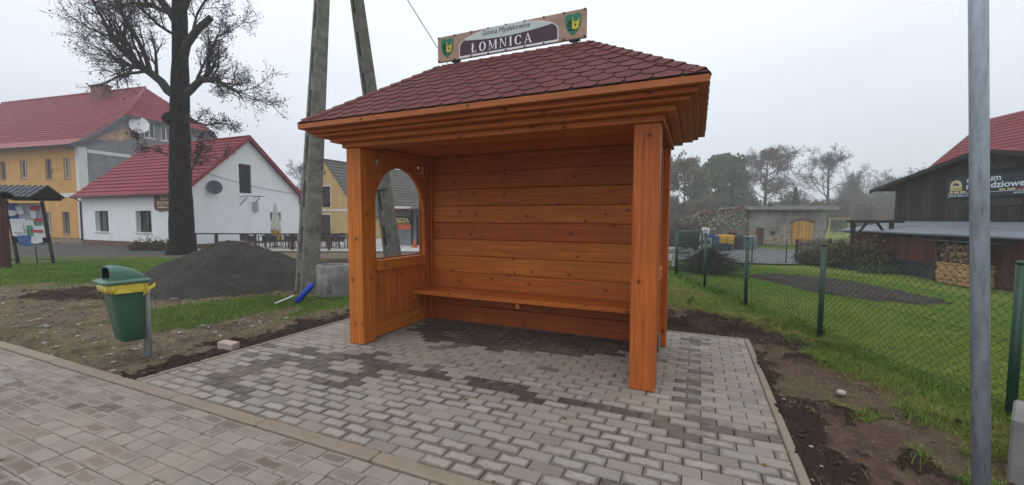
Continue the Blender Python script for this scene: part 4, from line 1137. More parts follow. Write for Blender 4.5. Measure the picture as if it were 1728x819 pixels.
def tiles(mb, e0, e1, r1, r0, rows, st):
    e0, e1, r1, r0 = map(Vector, (e0, e1, r1, r0)); n = (e1-e0).cross(r0-e0).normalized()
    if n.z < 0: n = -n
    L = (e1-e0).length; S = ((r0+r1)/2-(e0+e1)/2).length; dd = (e1-e0).normalized()
    for i in range(rows):
        a, b_ = i/rows, (i+1)/rows
        A0, A1 = e0.lerp(r0, a)+n*st, e1.lerp(r1, a)+n*st; B0, B1 = e0.lerp(r0, b_)+n*.004, e1.lerp(r1, b_)+n*.004
        r = RN.random(); uu = lambda p: ((p-e0).dot(dd))
        mb.poly([A0, A1, B1, B0], [(uu(A0), a*S), (uu(A1), a*S), (uu(B1), b_*S), (uu(B0), b_*S)], r)
        C0, C1 = e0.lerp(r0, a)-n*.004, e1.lerp(r1, a)-n*.004; mb.poly([C0, C1, A1, A0], None, r)
def dish(par, loc, face, r, mat, name='satellite_dish'):
    f = Vector(face).normalized(); e1 = f.cross(Vector((0, 0, 1))).normalized(); e2 = e1.cross(f); b = MB(); L = Vector(loc)
    R = []
    for k in range(6):
        q = k/5; R.append([L+f*(.16*r*q*q)+(e1*math.cos(a)*r*q+e2*math.sin(a)*r*q*1.08) if k else L+(e1*math.cos(a)+e2*math.sin(a))*.01 for a in np.linspace(0, 2*PI, 25)[:-1]])
    b.loft(R, True, False)
    o = b.build(name, mat, par)
    c = MB(); c.tube([L-f*.25-e2*.1, L-f*.02], .03, 6); c.tube([L-e2*r, L+f*r*.9-e2*r*.15], .015, 5); c.tube([L+f*r*.85-e2*r*.15, L+f*r*.98-e2*r*.1], .045, 6)
    c.build('dish_arm', M['black'], o); return o
XA, YA, UPZ = (1, 0, 0), (0, 1, 0), (0, 0, 1)

# white shop house
HW = thing('white_house', 'white rendered shop house with bright red roof facing the terrace', 'house', (-30.1, 29.3, -.49), -.389)
L, B, E, RG = 11.4, 8.1, 3.5, 7.28
b = MB(); fh = [(1.7, .86, 3.3, 2.27), (6.45, .88, 8.12, 2.27)]
gh = [(3.42, 3.5, 4.28, 5.45), (5.6, 1.62, 6.5, 2.24)]
wall(b, (0, 0, 0), XA, (0, -1, 0), [(0, 0), (L, 0), (L, E), (0, E)], fh, .32)
gab = [(0, 0), (B, 0), (B, E), (B/2, RG-.12), (0, E)]
wall(b, (L, 0, 0), YA, XA, gab, gh, .16)
wall(b, (0, 0, 0), YA, (-1, 0, 0), gab); wall(b, (0, B, 0), XA, YA, [(0, 0), (L, 0), (L, E), (0, E)])
b.build('wall', M['white'], HW)
for h in fh: window(HW, (0, 0, 0), XA, (0, -1, 0), h, .30, M['frame_brown'], M['glass'], M['offwhite'])
f = MB(); f.box((L-.13, 3.43, 3.51), (L-.10, 4.27, 5.44), .004, along=2)
f.build('shutter', M['shutter'], HW); window(HW, (L, 0, 0), YA, XA, gh[1], .15, M['frame_grey'], M['glass'], M['offwhite'])
b = MB(); b.box((-.03, -.035, -.3), (L+.03, -.002, .28), .01); b.box((L+.002, -.03, -.3), (L+.035, B, .22), .01); b.build('plinth', M['plinth'], HW)
sl_ = (RG-E)/(B/2); ov = .38
b = MB(); tiles(b, (-.25, -ov, E-ov*sl_+.12), (L+.3, -ov, E-ov*sl_+.12), (L+.3, B/2, RG+.02), (-.25, B/2, RG+.02), 15, .05)
tiles(b, (L+.3, B+ov, E-ov*sl_+.12), (-.25, B+ov, E-ov*sl_+.12), (-.25, B/2, RG+.02), (L+.3, B/2, RG+.02), 15, .05)
rf = b.build('roof', M['red_roof'], HW)
b = MB(); b.tube([(-.27, B/2, RG+.05), (L+.32, B/2, RG+.05)], .09, 8); b.build('ridge_cap', M['red_paint'], rf)
b = MB()
for (p, q) in (((L+.31, -ov, E-ov*sl_+.06), (L+.31, B/2, RG-.02)), ((L+.31, B+ov, E-ov*sl_+.06), (L+.31, B/2, RG-.02))): b.bar(p, q, .05, .24)
b.build('verge_board', M['red_paint'], rf)
b = MB(); b.tube([(-.25, -ov-.06, E-ov*sl_+.06), (L+.3, -ov-.06, E-ov*sl_+.04)], .075, 8); b.tube([(.04, -ov-.04, E-.3), (.04, -.06, E-.6), (.04, -.06, .2)], .05, 6)
b.tube([(L+.1, B+.3, E-.25), (L+.06, B-.05, E-.45)], .05, 6); b.build('gutter', M['dark_red'], HW)
b = MB(); b.box((L+.36, B+.16, E-.45), (L+.42, B+.5, E-.02), .01); b.build('eave_end', M['black'], HW)
dish(HW, (L+.3, 1.62, 3.72), (.85, -.5, .25), .42, M['dish_dark'])
b = MB()
for y in (3.45, 4.35): b.bar((L+.01, y, 2.7), (L+.55, y+.1, 3.22), .04, .04); b.bar((L+.01, y, 3.24), (L+.6, y+.1, 3.30), .03, .03)
b.bar((L+.45, 3.4, 3.28), (L+.45, 4.9, 3.33), .035, .035); b.build('sign_bracket', M['black'], HW)
b = MB(); b.box((L+.02, 4.3, 2.25), (L+.22, 4.62, 2.95), .05); b.build('wall_lamp', M['dish'], HW)
b = MB(); P = [(L+.05, -.2+8.3*t, 5.0-1.35*t-.25*math.sin(PI*t)) for t in np.linspace(.08, 1, 10)]; b.tube(P, .012, 4); b.build('cable', M['black'], HW)
def to_world(o, p): return o.matrix_basis @ Vector(p)
SS = thing('shop_sign', 'maroon shop board with cream lettering on the white house wall half behind the tree', 'sign', to_world(HW, (9.7, -.04, 2.3)), -.389)
b = MB(); o = [(-1.1, .12), (-1.0, 0), (-.5, -.1), (0, -.02), (.5, -.1), (1.0, 0), (1.1, .12), (1.1, 1.02), (-1.1, 1.02)]
b.prism(o, (0, 0, 0), XA, UPZ, YA, .05); b.build('board', M['maroon'], SS)
text('lettering', 'SKLEP', .34, (-.06, -.028, .64), M['sign_cream'], SS, sx=.9, bold=.012); text('lettering', 'SPOŻYWCZY', .34, (0, -.028, .30), M['sign_cream'], SS, sx=.78, bold=.012)
b = MB(); b.box((-.75, -.032, .13), (.1, -.0255, .2), .002); b.box((.2, -.032, .12), (.8, -.0255, .19), .002); b.box((.75, -.034, .3), (.95, -.0265, .48), .002); b.build('small_print', M['sign_cream'], SS)

# long yellow house
HY = thing('yellow_house', 'long two storey ochre house with red hipped roof and grey gable', 'house', (-66.3, 44.5, -.49), -.273)
L, B, E = 30., 15.5, 8.1
up_ = [(28.02, 5.2, 28.85, 7.0), (25.6, 5.25, 26.45, 7.0), (22.15, 5.35, 23.1, 6.98), (19.2, 5.3, 20.1, 6.95), (16., 5.3, 16.9, 6.95), (12.6, 5.3, 13.5, 6.95), (9., 5.3, 9.9, 6.95)]
lo_ = [(27.45, .35, 28.4, 2.3), (25.0, .35, 25.95, 2.3), (21.4, .9, 22.2, 2.2), (18., .9, 18.9, 2.2), (13.5, .9, 14.4, 2.2)]
b = MB(); wall(b, (0, 0, 0), XA, (0, -1, 0), [(0, 0), (L-.38, 0), (L-.38, E), (0, E)], up_+lo_, .2)
wall(b, (0, 0, 0), YA, (-1, 0, 0), [(0, 0), (B, 0), (B, E), (B/2, 15), (0, E)]); wall(b, (0, B, 0), XA, YA, [(0, 0), (L, 0), (L, E), (0, E)]); b.build('wall', M['ochre'], HY)
gh = [(5.2, 9.6, 6.25, 11.2), (6.75, 9.6, 7.8, 11.2)]
b = MB(); wall(b, (L, 0, 0), YA, XA, [(0, 0), (B, 0), (B, E+.3), (B-3.67, 11.5), (3.67, 11.5), (0, E+.3)], gh, .2); b.build('gable_wall', M['grey_render'], HY)
b = MB(); b.box((L-.38, -.03, 0), (L+.03, -.001, E), .01); b.box((L+.001, -.028, 0), (L+.03, .6, E-.2), .01); b.build('corner_strip', M['offwhite'], HY)
b = MB(); b.box((0, -.05, 3.55), (L-.4, -.002, 3.92), .01); b.build('string_course', M['offwhite'], HY)
b = MB(); b.box((L+.002, .62, 7.45), (L+.05, 5.4, 7.75), .01); b.build('gable_band', M['offwhite'], HY)
b = MB(); b.prism([(1.3, 8.75), (2.0, 9.3), (3.9, 10.3), (4.0, 9.3), (3.2, 8.9)], (L+.004, 0, 0), YA, UPZ, XA, .01); b.build('plaster_patch', M['patch'], HY); b = MB(); b.prism([(1.6, 3.9), (3.9, 5.6), (4.4, 5.4), (2.2, 3.7)], (L+.004, 0, 0), YA, UPZ, XA, .01); b.build('plaster_patch', M['patch'], HY)
for i, h in enumerate(up_+lo_): window(HY, (0, 0, 0), XA, (0, -1, 0), h, .18, M['frame_grey'] if i % 2 else M['offwhite'], M['glass'], M['frame_grey'])
for h in gh: window(HY, (L, 0, 0), YA, XA, h, .12, M['offwhite'], M['glass'], M['offwhite'], fw=.12)
b = MB(); zf = lambda y: 8.7+(y-.7)*(15.4-8.7)/(7.75-.7)
tiles(b, (-.4, .7, 8.7), (L+.45, .7, 8.7), (L+.45, 3.67, zf(3.67)), (-.4, 3.67, zf(3.67)), 10, .05)
tiles(b, (-.4, 3.67, zf(3.67)), (L+.45, 3.67, zf(3.67)), (L-3.4, 7.75, 15.4), (3, 7.75, 15.4), 13, .05)
tiles(b, (L+.5, 3.4, zf(3.67)-.12), (L+.5, B-3.4, zf(3.67)-.12), (L-3.4, 7.75, 15.4), (L-3.4, 7.75, 15.4), 13, .05)
tiles(b, (L+.45, B-.7, 8.7), (-.4, B-.7, 8.7), (-.4, B-3.67, zf(3.67)), (L+.45, B-3.67, zf(3.67)), 10, .05)
tiles(b, (L+.45, B-3.67, zf(3.67)), (-.4, B-3.67, zf(3.67)), (3, 7.75, 15.4), (L-3.4, 7.75, 15.4), 13, .05)
rf = b.build('roof', M['red_roof'], HY)
b = MB(); tiles(b, (-.4, -.75, 7.95), (L+.45, -.75, 7.95), (L+.45, .7, 8.74), (-.4, .7, 8.74), 2, .03)
tiles(b, (L+.45, B+.75, 7.95), (-.4, B+.75, 7.95), (-.4, B-.7, 8.74), (L+.45, B-.7, 8.74), 2, .03); b.build('eave_strip', M['rust_roof'], rf)
b = MB(); b.tube([(L+.47, 3.6, zf(3.67)), (L-3.4, 7.75, 15.45)], .12, 6); b.tube([(2.9, 7.75, 15.45), (L-3.35, 7.75, 15.45)], .12, 6); b.build('ridge_cap', M['red_paint'], rf)
b = MB(); b.bar((L+.42, -.7, 7.9), (L+.42, .7, 8.62), .1, .3); b.bar((L+.42, .7, 8.58), (L+.42, 3.67, zf(3.67)-.1), .1, .3); b.bar((L+.46, 3.3, zf(3.67)-.22), (L+.46, B-3.3, zf(3.67)-.22), .08, .2); b.build('verge_board', M['dish_dark'], rf)
b = MB(); b.tube([(-.4, -.82, 7.9), (L+.4, -.82, 7.88)], .09, 8); b.tube([(L+.1, -.1, 3.2), (L+.1, -.1, .1)], .07, 6); b.build('gutter', M['iron'], HY)
b = MB(); b.box((21.0, 6.2, 13.6), (22.9, 7.0, 15.5), .03); b.box((20.9, 6.1, 15.5), (23.0, 7.1, 15.66), .02); b.build('chimney', M['brick'], rf)
dish(HY, (L+.5, 4.5, 10.6), (.8, -.55, .25), .75, M['dish_white'])
b = MB(); b.tube([(27.6, -.1, 5.9), (27.6, -.5, 6.0), (27.6, -.55, 5.6)], .03, 5); b.tube([(27.62, -.06, 4.75), (29.4, -.9, 4.6)], .03, 5); b.build('wall_bracket', M['black'], HY)

# barn like house with weathered tile roof
H2 = thing('cream_house', 'pale yellow house with steep weathered grey tile roof behind the pole', 'house', (-19.4, 37.6, -.49), -.468)
L, B, E, AP = 7.6, 15., 2.35, 6.75
b = MB(); gab = [(0, 0), (L, 0), (L, E), (L/2, AP-.15), (0, E)]; gh = [(3.05, .25, 4.45, 2.1), (3.42, 2.75, 4.48, 4.5)]
wall(b, (0, 0, 0), XA, (0, -1, 0), gab, gh, .15); wall(b, (0, B, 0), XA, YA, gab); wall(b, (L, 0, 0), YA, XA, [(0, 0), (B, 0), (B, E), (0, E)]); wall(b, (0, 0, 0), YA, (-1, 0, 0), [(0, 0), (B, 0), (B, E), (0, E)])
b.build('wall', M['cream'], H2)
for h, nm in zip(gh, ('door', 'shutter')):
    f = MB(); f.box((h[0]+.01, .06, h[1]+.01), (h[2]-.01, .10, h[3]-.01), .01, along=2); fo = f.build(nm, M['shutter'], H2)
    c = MB()
    for z in (h[1]+.3, h[3]-.3): c.box((h[0]-.1, -.03, z), (h[2]+.1, -.002, z+.05), .004)
    c.build('iron_hinge', M['black'], fo)
    t = MB()
    t.box((h[0]-.1, -.02, h[1]), (h[0]-.002, -.003, h[3]+.1), .004); t.box((h[2]+.002, -.02, h[1]), (h[2]+.1, -.003, h[3]+.1), .004); t.box((h[0], -.021, h[3]+.003), (h[2], -.003, h[3]+.1), .004); t.build('surround', M['offwhite'], fo)
b = MB(); b.box((.0, -.03, 2.4), (L, -.002, 2.58), .006); b.build('string_course', M['offwhite'], H2)
b = MB(); b.box((3.75, -.01, 5.5), (3.95, .04, 5.8), .01); b.build('vent', M['black'], H2)
s2 = (AP-E)/(L/2); b = MB()
tiles(b, (L+.35, -.12, E-.35*s2), (L+.35, B+.1, E-.35*s2), (L/2, B+.1, AP), (L/2, -.12, AP), 17, .06); tiles(b, (-.35, B+.1, E-.35*s2), (-.35, -.12, E-.35*s2), (L/2, -.12, AP), (L/2, B+.1, AP), 17, .06)
rf = b.build('roof', M['grey_tile'], H2)
b = MB(); b.tube([(L/2, -.14, AP+.03), (L/2, B+.1, AP+.03)], .1, 6); b.build('ridge_cap', M['grey_tile'], rf)

# pizza hut annex
PZ = thing('pizza_kiosk', 'small grey annex with dark canopy beside the pale yellow house', 'kiosk', (-8.4, 28., -.49), -.06)
b = MB(); wall(b, (0, 0, 0), XA, (0, -1, 0), [(0, 0), (4.6, 0), (4.6, 2.5), (0, 2.5)], [(2.0, .02, 2.55, 2.05)], .15); wall(b, (0, 0, 0), YA, (-1, 0, 0), [(0, 0), (3, 0), (3, 2.5), (0, 2.5)]); wall(b, (4.6, 0, 0), YA, XA, [(0, 0), (3, 0), (3, 2.5), (0, 2.5)]); b.build('wall', M['grey_render'], PZ)
b = MB(); b.box((-.25, -.9, 2.28), (4.9, 3.1, 2.46), .02); b.build('canopy', M['dark_red'], PZ)
b = MB(); b.box((.2, -.5, 2.462), (1.5, .5, 2.60), .02); b.build('roof_box', M['white_enamel'], PZ)
b = MB(); b.box((2.02, .08, .03), (2.53, .12, 2.04), .01, along=2); b.build('door', M['shutter'], PZ)
b = MB(); b.box((1.7, -.12, .0), (1.82, -.02, 2.27), .02); b.box((2.62, -.12, .0), (2.74, -.02, 2.27), .02); b.build('canopy_post', M['dark_wood'], PZ)
b = MB(); b.tube([(2.2, .3, 2.46), (2.2, .3, 3.2), (2.0, .3, 3.25)], .03, 5); b.build('vent_pipe', M['black'], PZ)
ps = thing('pizza_sign', 'black and orange pizza board on the grey kiosk wall seen through the shelter window', 'sign', to_world(PZ, (1.05, -.03, 1.1)), -.06)
b = MB(); b.box((-.58, -.015, .38), (.62, .015, .86), .004); b.build('board', M['black'], ps)
b = MB(); b.prism([(-.55, 0), (.62, .02), (.60, .37), (.3, .30), (.0, .37), (-.3, .30), (-.52, .37)], (0, 0, 0), XA, UPZ, YA, .03); b.build('picture', M['orange'], ps)
text('lettering', 'PIZZA', .36, (.0, -.018, .50), M['banner_logo'], ps, sx=1.0, bold=.02)
b = MB(); b.box((-.45, -.02, .40), (.5, -.016, .45), .001); b.build('small_print', M['yellow_bin'], ps)
CN = thing('traffic_cone', 'orange traffic cone on the terrace by the grey kiosk', 'cone', (-5.98, 25.6, -.43), 0)
b = MB(); b.tube([(0, 0, .03), (0, 0, .5)], [.15, .03], 14); b.build('cone_body', M['orange'], CN); b = MB(); b.box((-.2, -.2, 0), (.2, .2, .03), .01); b.build('cone_base', M['orange'], CN)

# terrace, railing, furniture
b = MB(); b.box((-17.9, 23.05, -.9), (-3.2, 36.5, -.435), .02); kind(b.build('terrace', M['slab']), 'structure')
b = MB(); b.box((-17.9, 22.86, -.9), (-3.2, 23.04, -.47), .03); kind(b.build('terrace_kerb', M['concrete_dark']), 'structure')
RLG = thing('terrace_railing', 'low dark red timber railing along the front of the terrace', 'railing', (-17.7, 23.3, -.435), 0)
for x in (-17.7, -16.5, -14.35, -12.27, -10.22, -8.3):
    b = MB(); b.box((x+17.7-.07, -.06, 0), (x+17.7+.07, .06, .86), .01); b.build('post', M['rail_wood'], RLG)
b = MB(); b.box((-.1, -.075, .862), (9.55, .075, .93), .01); b.build('handrail', M['dark_wood'], RLG)
def chair_mesh():
    b = MB(); b.box((-.24, -.24, .40), (.24, .24, .45), .015)
    R = []
    for a in np.linspace(-1.9, 1.9, 13): R.append((.27*math.sin(a), -.02+.25*math.cos(a)))
    for (z, i) in ((.45, 0),):
        A = [(x, y, .45) for x, y in R]; Bq = [(x*1.08, y*1.08+.03*(1 if abs(j-6) < 4 else 0), .68+.15*max(0, 1-abs(j-6)/5)) for j, (x, y) in enumerate(R)]
        In = [(x*.93, y*.93, z) for x, y, z in Bq]; In0 = [(x*.93, y*.93, z) for x, y, z in A]
        b.loft([In0, In, Bq, A], False, False, False, close=False)
    for sx in (-1, 1):
        for sy in (-1, 1): b.tube([(sx*.19, sy*.19, .41), (sx*.23, sy*.23, 0)], .02, 6)
    return b
ch0 = None
spots = [(-15.6, 24.9, 2.9), (-15.0, 25.6, .3), (-14.1, 24.5, 3.3), (-13.5, 25.7, .2), (-13.05, 24.4, 2.8), (-12.55, 25.3, 1.4), (-12.0, 24.3, 3.1), (-11.75, 25.8, -.2), (-11.25, 24.7, 3.4), (-10.8, 25.6, .4), (-10.2, 24.6, 2.7), (-9.7, 25.5, .1), (-16.3, 25.5, .9), (-11.0, 26.9, .2)]
for i, (x, y, a) in enumerate(spots):
    if ch0 is None: o = ch0 = chair_mesh().build('patio_chair', M['anthracite'])
    else: o = ch0.copy(); COL.objects.link(o)
    o.location = (x, y, -.435); o.rotation_euler = (0, 0, a)
    tag(o, 'dark grey woven patio chair on the terrace behind the railing', 'chair', 'patio chairs on the terrace')
tb0 = None
for (x, y) in ((-14.55, 25.1), (-12.9, 25.0), (-11.5, 25.15), (-10.25, 25.1)):
    if tb0 is None:
        b = MB(); b.box((-.55, -.4, .69), (.55, .4, .73), .01)
        for sx in (-1, 1):
            for sy in (-1, 1): b.box((sx*.48-.025, sy*.33-.025, 0), (sx*.48+.025, sy*.33+.025, .689), .005)
        o = tb0 = b.build('patio_table', M['anthracite'])
    else: o = tb0.copy(); COL.objects.link(o)
    o.location = (x, y, -.435); tag(o, 'dark patio table among the woven chairs on the terrace', 'table', 'patio tables on the terrace')
PS = thing('parasol', 'closed cream and yellow parasol among the terrace chairs', 'parasol', (-14.55, 25.75, -.435), 0)
b = MB(); b.tube([(0, 0, 0), (0, 0, 2.72)], .025, 8); b.build('pole', M['offwhite'], PS)
def cloth(z0, z1, r0_, r1_, k):
    R = []
    for t in np.linspace(0, 1, 8):
        z = z0+(z1-z0)*t; r = r0_+(r1_-r0_)*t
        R.append([(r*(1+.22*math.sin(6*a+k+t))*math.cos(a), r*(1+.22*math.sin(6*a+k+t))*math.sin(a), z+.03*math.sin(3*a)*(1-t)) for a in np.linspace(0, 2*PI, 33)[:-1]])
    b = MB(); b.loft(R, True, True); return b
cl = cloth(.95, 2.72, .27, .06, 0).build('folded_canopy', M['parasol'], PS); cloth(.45, 1.0, .33, .22, 1).build('valance', M['parasol_yellow'], cl)
b = MB(); b.tube([(0, 0, 0), (0, 0, .08)], [.25, .22], 12); b.build('foot', M['concrete'], PS)
b = MB(); b.box((-.6, -.2, .40), (.6, .2, .45), .01)
for x in (-.5, .5): b.bar((x, -.15, 0), (x, .15, .4), .06, .04); b.bar((x, .15, 0), (x, -.15, .4), .06, .04)
o = b.build('garden_bench', M['dark_wood']); o.location = (-8.6, 24.4, -.435); tag(o, 'small dark trestle bench at the right end of the railing', 'bench')

# notice boards
def notice(loc, rz):
    N = thing('notice_board', 'leaning notice board covered in torn posters under a grey gabled roof', 'notice board', loc, rz)
    for x in (-.62, .62):
        b = MB(); b.bar((x+.16, 0, -.2), (x-.14, 0, 2.3), .075, .075); b.build('post', M['dark_wood'], N)
        f = MB()
        for k in (-.3, .22):
            f.tube([(x+.18+k, -.3, -.1), (x+.13+k, -.3, .75), (x+.13+k, .02, .78)], .018, 6)
        f.tube([(x-.17, -.3, .75), (x+.36, -.3, .75)], .018, 6); f.tube([(x-.13, -.3, .2), (x+.40, -.3, .2)], .016, 6); f.build('steel_stand', M['iron'], N)
    b = MB(); Mx = Matrix.Shear('XZ', 4, (-.12, 0)) if False else Matrix(((1, 0, -.12, .12), (0, 1, 0, 0), (0, 0, 1, 0), (0, 0, 0, 1)))
    b.box((-.58, -.02, .78), (.58, .02, 2.22), .005, Mx); b.build('panel', M['dark_wood'], N)
    rs = random.Random(4)
    spec = [(-.62, 1.62, -.2, 2.2, 'paper_blue'), (-.22, 1.55, .16, 2.2, 'paper_grey'), (.14, 1.42, .58, 2.18, 'paper_grey'), (.2, 1.98, .54, 2.12, 'paper_red'), (.26, 1.5, .56, 1.68, 'paper_red'), (-.56, 1.02, -.02, 1.66, 'paper'), (-.04, .98, .50, 1.56, 'paper_green'), (-.40, .68, .1, 1.06, 'paper_blue'), (.06, .78, .44, 1.05, 'paper'), (.2, .95, .6, 1.40, 'paper'), (-.3, 1.3, .28, 1.62, 'paper'), (-.24, 1.85, -.02, 2.12, 'paper'), (.20, 1.7, .40, 1.95, 'paper'), (-.5, 1.4, -.3, 1.6, 'paper'), (-.02, 1.28, .22, 1.44, 'paper_green'), (.18, 1.15, .52, 1.25, 'paper_red'), (-.52, 1.78, -.28, 1.95, 'paper'), (-.52, 1.15, -.1, 1.5, 'paper')]
    for i, (x0, z0, x1, z1, m) in enumerate(spec):
        b = MB(); y = -.024-.0035*i
        j = lambda: rs.uniform(-.03, .03)
        pl = [(x0+j(), z0+j()), ((x0+x1)/2, z0+j()*1.5), (x1+j(), z0+j()), (x1+j(), z1+j()), (x0+j(), z1+j())]
        b.prism([(x-.12*z+.12, z) for x, z in pl], (0, y, 0), XA, UPZ, YA, .002); b.build('poster', M[m], N)
    b = MB()
    for s in (-1, 1):
        A, Bq, C_, D_ = (-1.15, s*.62, 2.42), (.70, s*.62, 2.42), (.70, 0, 2.85), (-1.15, 0, 2.85)
        if s > 0: A, Bq, C_, D_ = Bq, A, D_, C_
        tiles(b, A, Bq, C_, D_, 3, .02)
        for k in range(10):
            x = -1.15+k*.2055; b.bar((x, s*.63, 2.44), (x, 0.0, 2.875), .03, .03)
    ro_ = b.build('roof', M['dish_dark'], N)
    g = MB(); g.prism([(-.60, 2.40), (.60, 2.40), (0, 2.82)], (.66, 0, 0), YA, UPZ, XA, .04); g.box((-1.1, -.58, 2.33), (.64, -.5, 2.42), .01); g.box((-1.1, .5, 2.33), (.64, .58, 2.42), .01); g.build('roof_frame', M['dark_wood'], ro_)
    return N
NB = notice((-16.72, 14.5, -.26), .06); NB.scale = (.93, .93, .95)
TS = thing('timber_shelter', 'dark timber shelter whose red post and roof edge cut the left edge', 'shelter', (-14.62, 12.0, -.1), .1)
b = MB(); b.box((-.09, -.09, -.2), (.09, .09, 2.02), .01); b.build('post', M['rail_wood'], TS); b = MB(); b.box((-2.09, -.09, -.2), (-1.91, .09, 2.02), .01); b.build('post', M['rail_wood'], TS)
R = [[(x, -.25+.5*t, 2.02+.14*math.sin(PI*t)) for t in np.linspace(0, 1, 12)] for x in (-2.6, .14)]
R2 = [[(x, y, z+.05) for x, y, z in g] for g in R]
b = MB(); b.loft(R, False, False, close=False); b.loft(R2, False, False, close=False); b.poly(R[1]+R2[1][::-1]); b.poly(R[0]+R2[0][::-1])
b.poly([R[0][0], R[1][0], R2[1][0], R2[0][0]]); b.build('roof', M['dark_wood'], TS)
b = MB(); b.box((-2.2, -.22, 1.9), (.12, -.12, 2.03), .01); b.build('beam', M['dark_wood'], TS)
# ------------------------------------------------------------------ right: lane, bed, shed, barn
def strip(name, A, B, n, m, lift, mat):
    V = []
    for i in range(n+1):
        for j in range(m+1):
            a = Vector(A[0]).lerp(Vector(A[1]), i/n); b_ = Vector(B[0]).lerp(Vector(B[1]), i/n); p = a.lerp(b_, j/m)
            V.append((p.x, p.y, tz(p.x, p.y)+lift))
    F = [(i*(m+1)+j, (i+1)*(m+1)+j, (i+1)*(m+1)+j+1, i*(m+1)+j+1) for i in range(n) for j in range(m)]
    return kind(npmesh(name, np.array(V), np.array(F), mat, None, None, True), 'structure')
strip('road', ((1.5, 11.7, 0), (22, 25.6, 0)), ((-3.2, 18.9, 0), (18., 32.9, 0)), 60, 16, .03, M['road'])
# vegetable bed: a raised sliver of dug soil
bp = [(6.3, 11.3), (8.4, 12.95), (10.0, 13.0), (10.25, 11.6), (9.8, 9.05), (8.3, 8.3), (6.9, 8.35), (6.4, 9.5)]
u = np.linspace(6.0, 10.6, 130); v_ = np.linspace(8., 13.3, 140); X, Y = np.meshgrid(u, v_)
d = np.full(X.shape, 9.)
for i in range(len(bp)):
    (ax, ay), (bx, by) = bp[i], bp[(i+1) % len(bp)]; ex, ey = bx-ax, by-ay; l = math.hypot(ex, ey)
    d = np.minimum(d, ((Y-ay)*ex-(X-ax)*ey)/l*-1)
d = d+(fbm(X*2, Y*2, 61)-.5)*.5
Z = terr(X, Y)-.06+.10*sm((d+.05)/.25)+sm(d/.2)*((fbm(X*5, Y*5, 62)-.5)*.10+(fbm(X*16, Y*16, 63, 3)-.5)*.07)
nu = len(u); ii = (np.arange(len(v_)-1)[:, None]*nu+np.arange(nu-1)[None]).ravel()
kind(npmesh('garden_bed', np.stack([X, Y, Z], -1).reshape(-1, 3), np.stack([ii, ii+1, ii+nu+1, ii+nu], 1), M['bed'], None, None, True), 'structure')

# old flat roofed shed with the ruined stone wall
SD = thing('old_shed', 'old flat roofed shed with peeling grey render and yellow arched door', 'shed', (20.1, 35.5, -.85), -.064)
L, B, E = 6.25, 5., 3.0
hs = [(.62, .05, 1.22, 1.45), (1.72, .86, 2.2, 1.2), (3.5, .05, 5.2, 1.95)]
b = MB(); wall(b, (0, 0, 0), XA, (0, -1, 0), [(0, 0), (L, 0), (L, E), (0, E)], hs, .25)
wall(b, (0, 0, 0), YA, (-1, 0, 0), [(0, 0), (B, 0), (B, E), (0, E)]); wall(b, (L, 0, 0), YA, XA, [(0, 0), (B, 0), (B, E), (0, E)]); wall(b, (0, B, 0), XA, YA, [(0, 0), (L, 0), (L, E), (0, E)]); b.build('wall', M['peel'], SD)
b = MB(); b.box((-.35, -.45, E-.02), (L+.7, B+.3, E+.26), .03); b.box((3.3, -.35, E+.262), (L+.85, B+.2, E+.34), .02); b.build('roof_slab', M['concrete'], SD)
b = MB(); b.box((.63, .14, .06), (1.21, .2, 1.44), .01, along=2); b.build('door', M['red_wood'], SD)
b = MB(); b.poly([(1.7, .18, .84), (2.22, .18, .84), (2.22, .18, 1.22), (1.7, .18, 1.22)]); b.build('window', M['glass'], SD)
b = MB()
for (x0, x1) in ((3.52, 4.34), (4.36, 5.18)):
    k = 5
    for i in range(k):
        a = x0+(x1-x0)*i/k; e = x0+(x1-x0)*(i+1)/k; m = ((a+e)/2-4.35)/.85; b.box((a+.004, -.045, .06), (e-.004, .0, 1.86+.2*(1-m*m)), .008, along=2)
b.build('door', M['door_wood'], SD)
b = MB()
for i in range(14):
    a0, a1 = [PI-PI*q/14 for q in (i, i+1)]
    b.prism([(4.35+.9*math.cos(a0), 1.84+.30*math.sin(a0)), (4.35+.9*math.cos(a1), 1.84+.30*math.sin(a1)), (4.35+1.05*math.cos(a1), 1.86+.45*math.sin(a1)), (4.35+1.05*math.cos(a0), 1.86+.45*math.sin(a0))], (0, -.01, 0), XA, UPZ, YA, .08)
b.build('door_arch', M['brick'], SD)
b = MB(); b.box((5.25, -.03, .3), (6.0, -.005, 1.45), .02); b.build('render_patch', M['concrete'], SD); b = MB(); b.box((.50, -.05, 1.50), (1.4, -.004, 1.66), .02); b.build('render_patch', M['concrete'], SD)
RW = thing('ruined_wall', 'broken rubble stone wall with red tile fragments adjoining the old shed', 'wall', (20.0, 35.55, -.85), math.atan2(2.15, 6.1))
V = []; n = 60; m = 18; th = .55
def rtop(s): return 3.15-.115*s+.22*(float(fbm(s*1.3, .5, 71))-.5)+.15*(float(vn(s*4, .3, 72))-.5)
for (sy, fl) in ((0, 0), (th, 1)):
    for i in range(n+1):
        for j in range(m+1):
            s = 6.6*i/n; z = rtop(s)*j/m
            V.append((-s, sy+(fbm(s*3, z*3+sy*9, 73)-.5)*.16, z))
w1 = (n+1)*(m+1); F = []
for k in (0, 1):
    for i in range(n):
        for j in range(m):
            a = k*w1+i*(m+1)+j; q = (a, a+m+1, a+m+2, a+1); F.append(q if k == 0 else q[::-1])
for i in range(n):
    a = i*(m+1)+m; F.append((a, a+m+1, a+m+1+w1, a+w1))
for j in range(m): a = n*(m+1)+j; F.append((a, a+w1, a+w1+1, a+1))
npmesh('stonework', np.array(V, float), np.array(F), M['rubble'], RW)
b = MB()
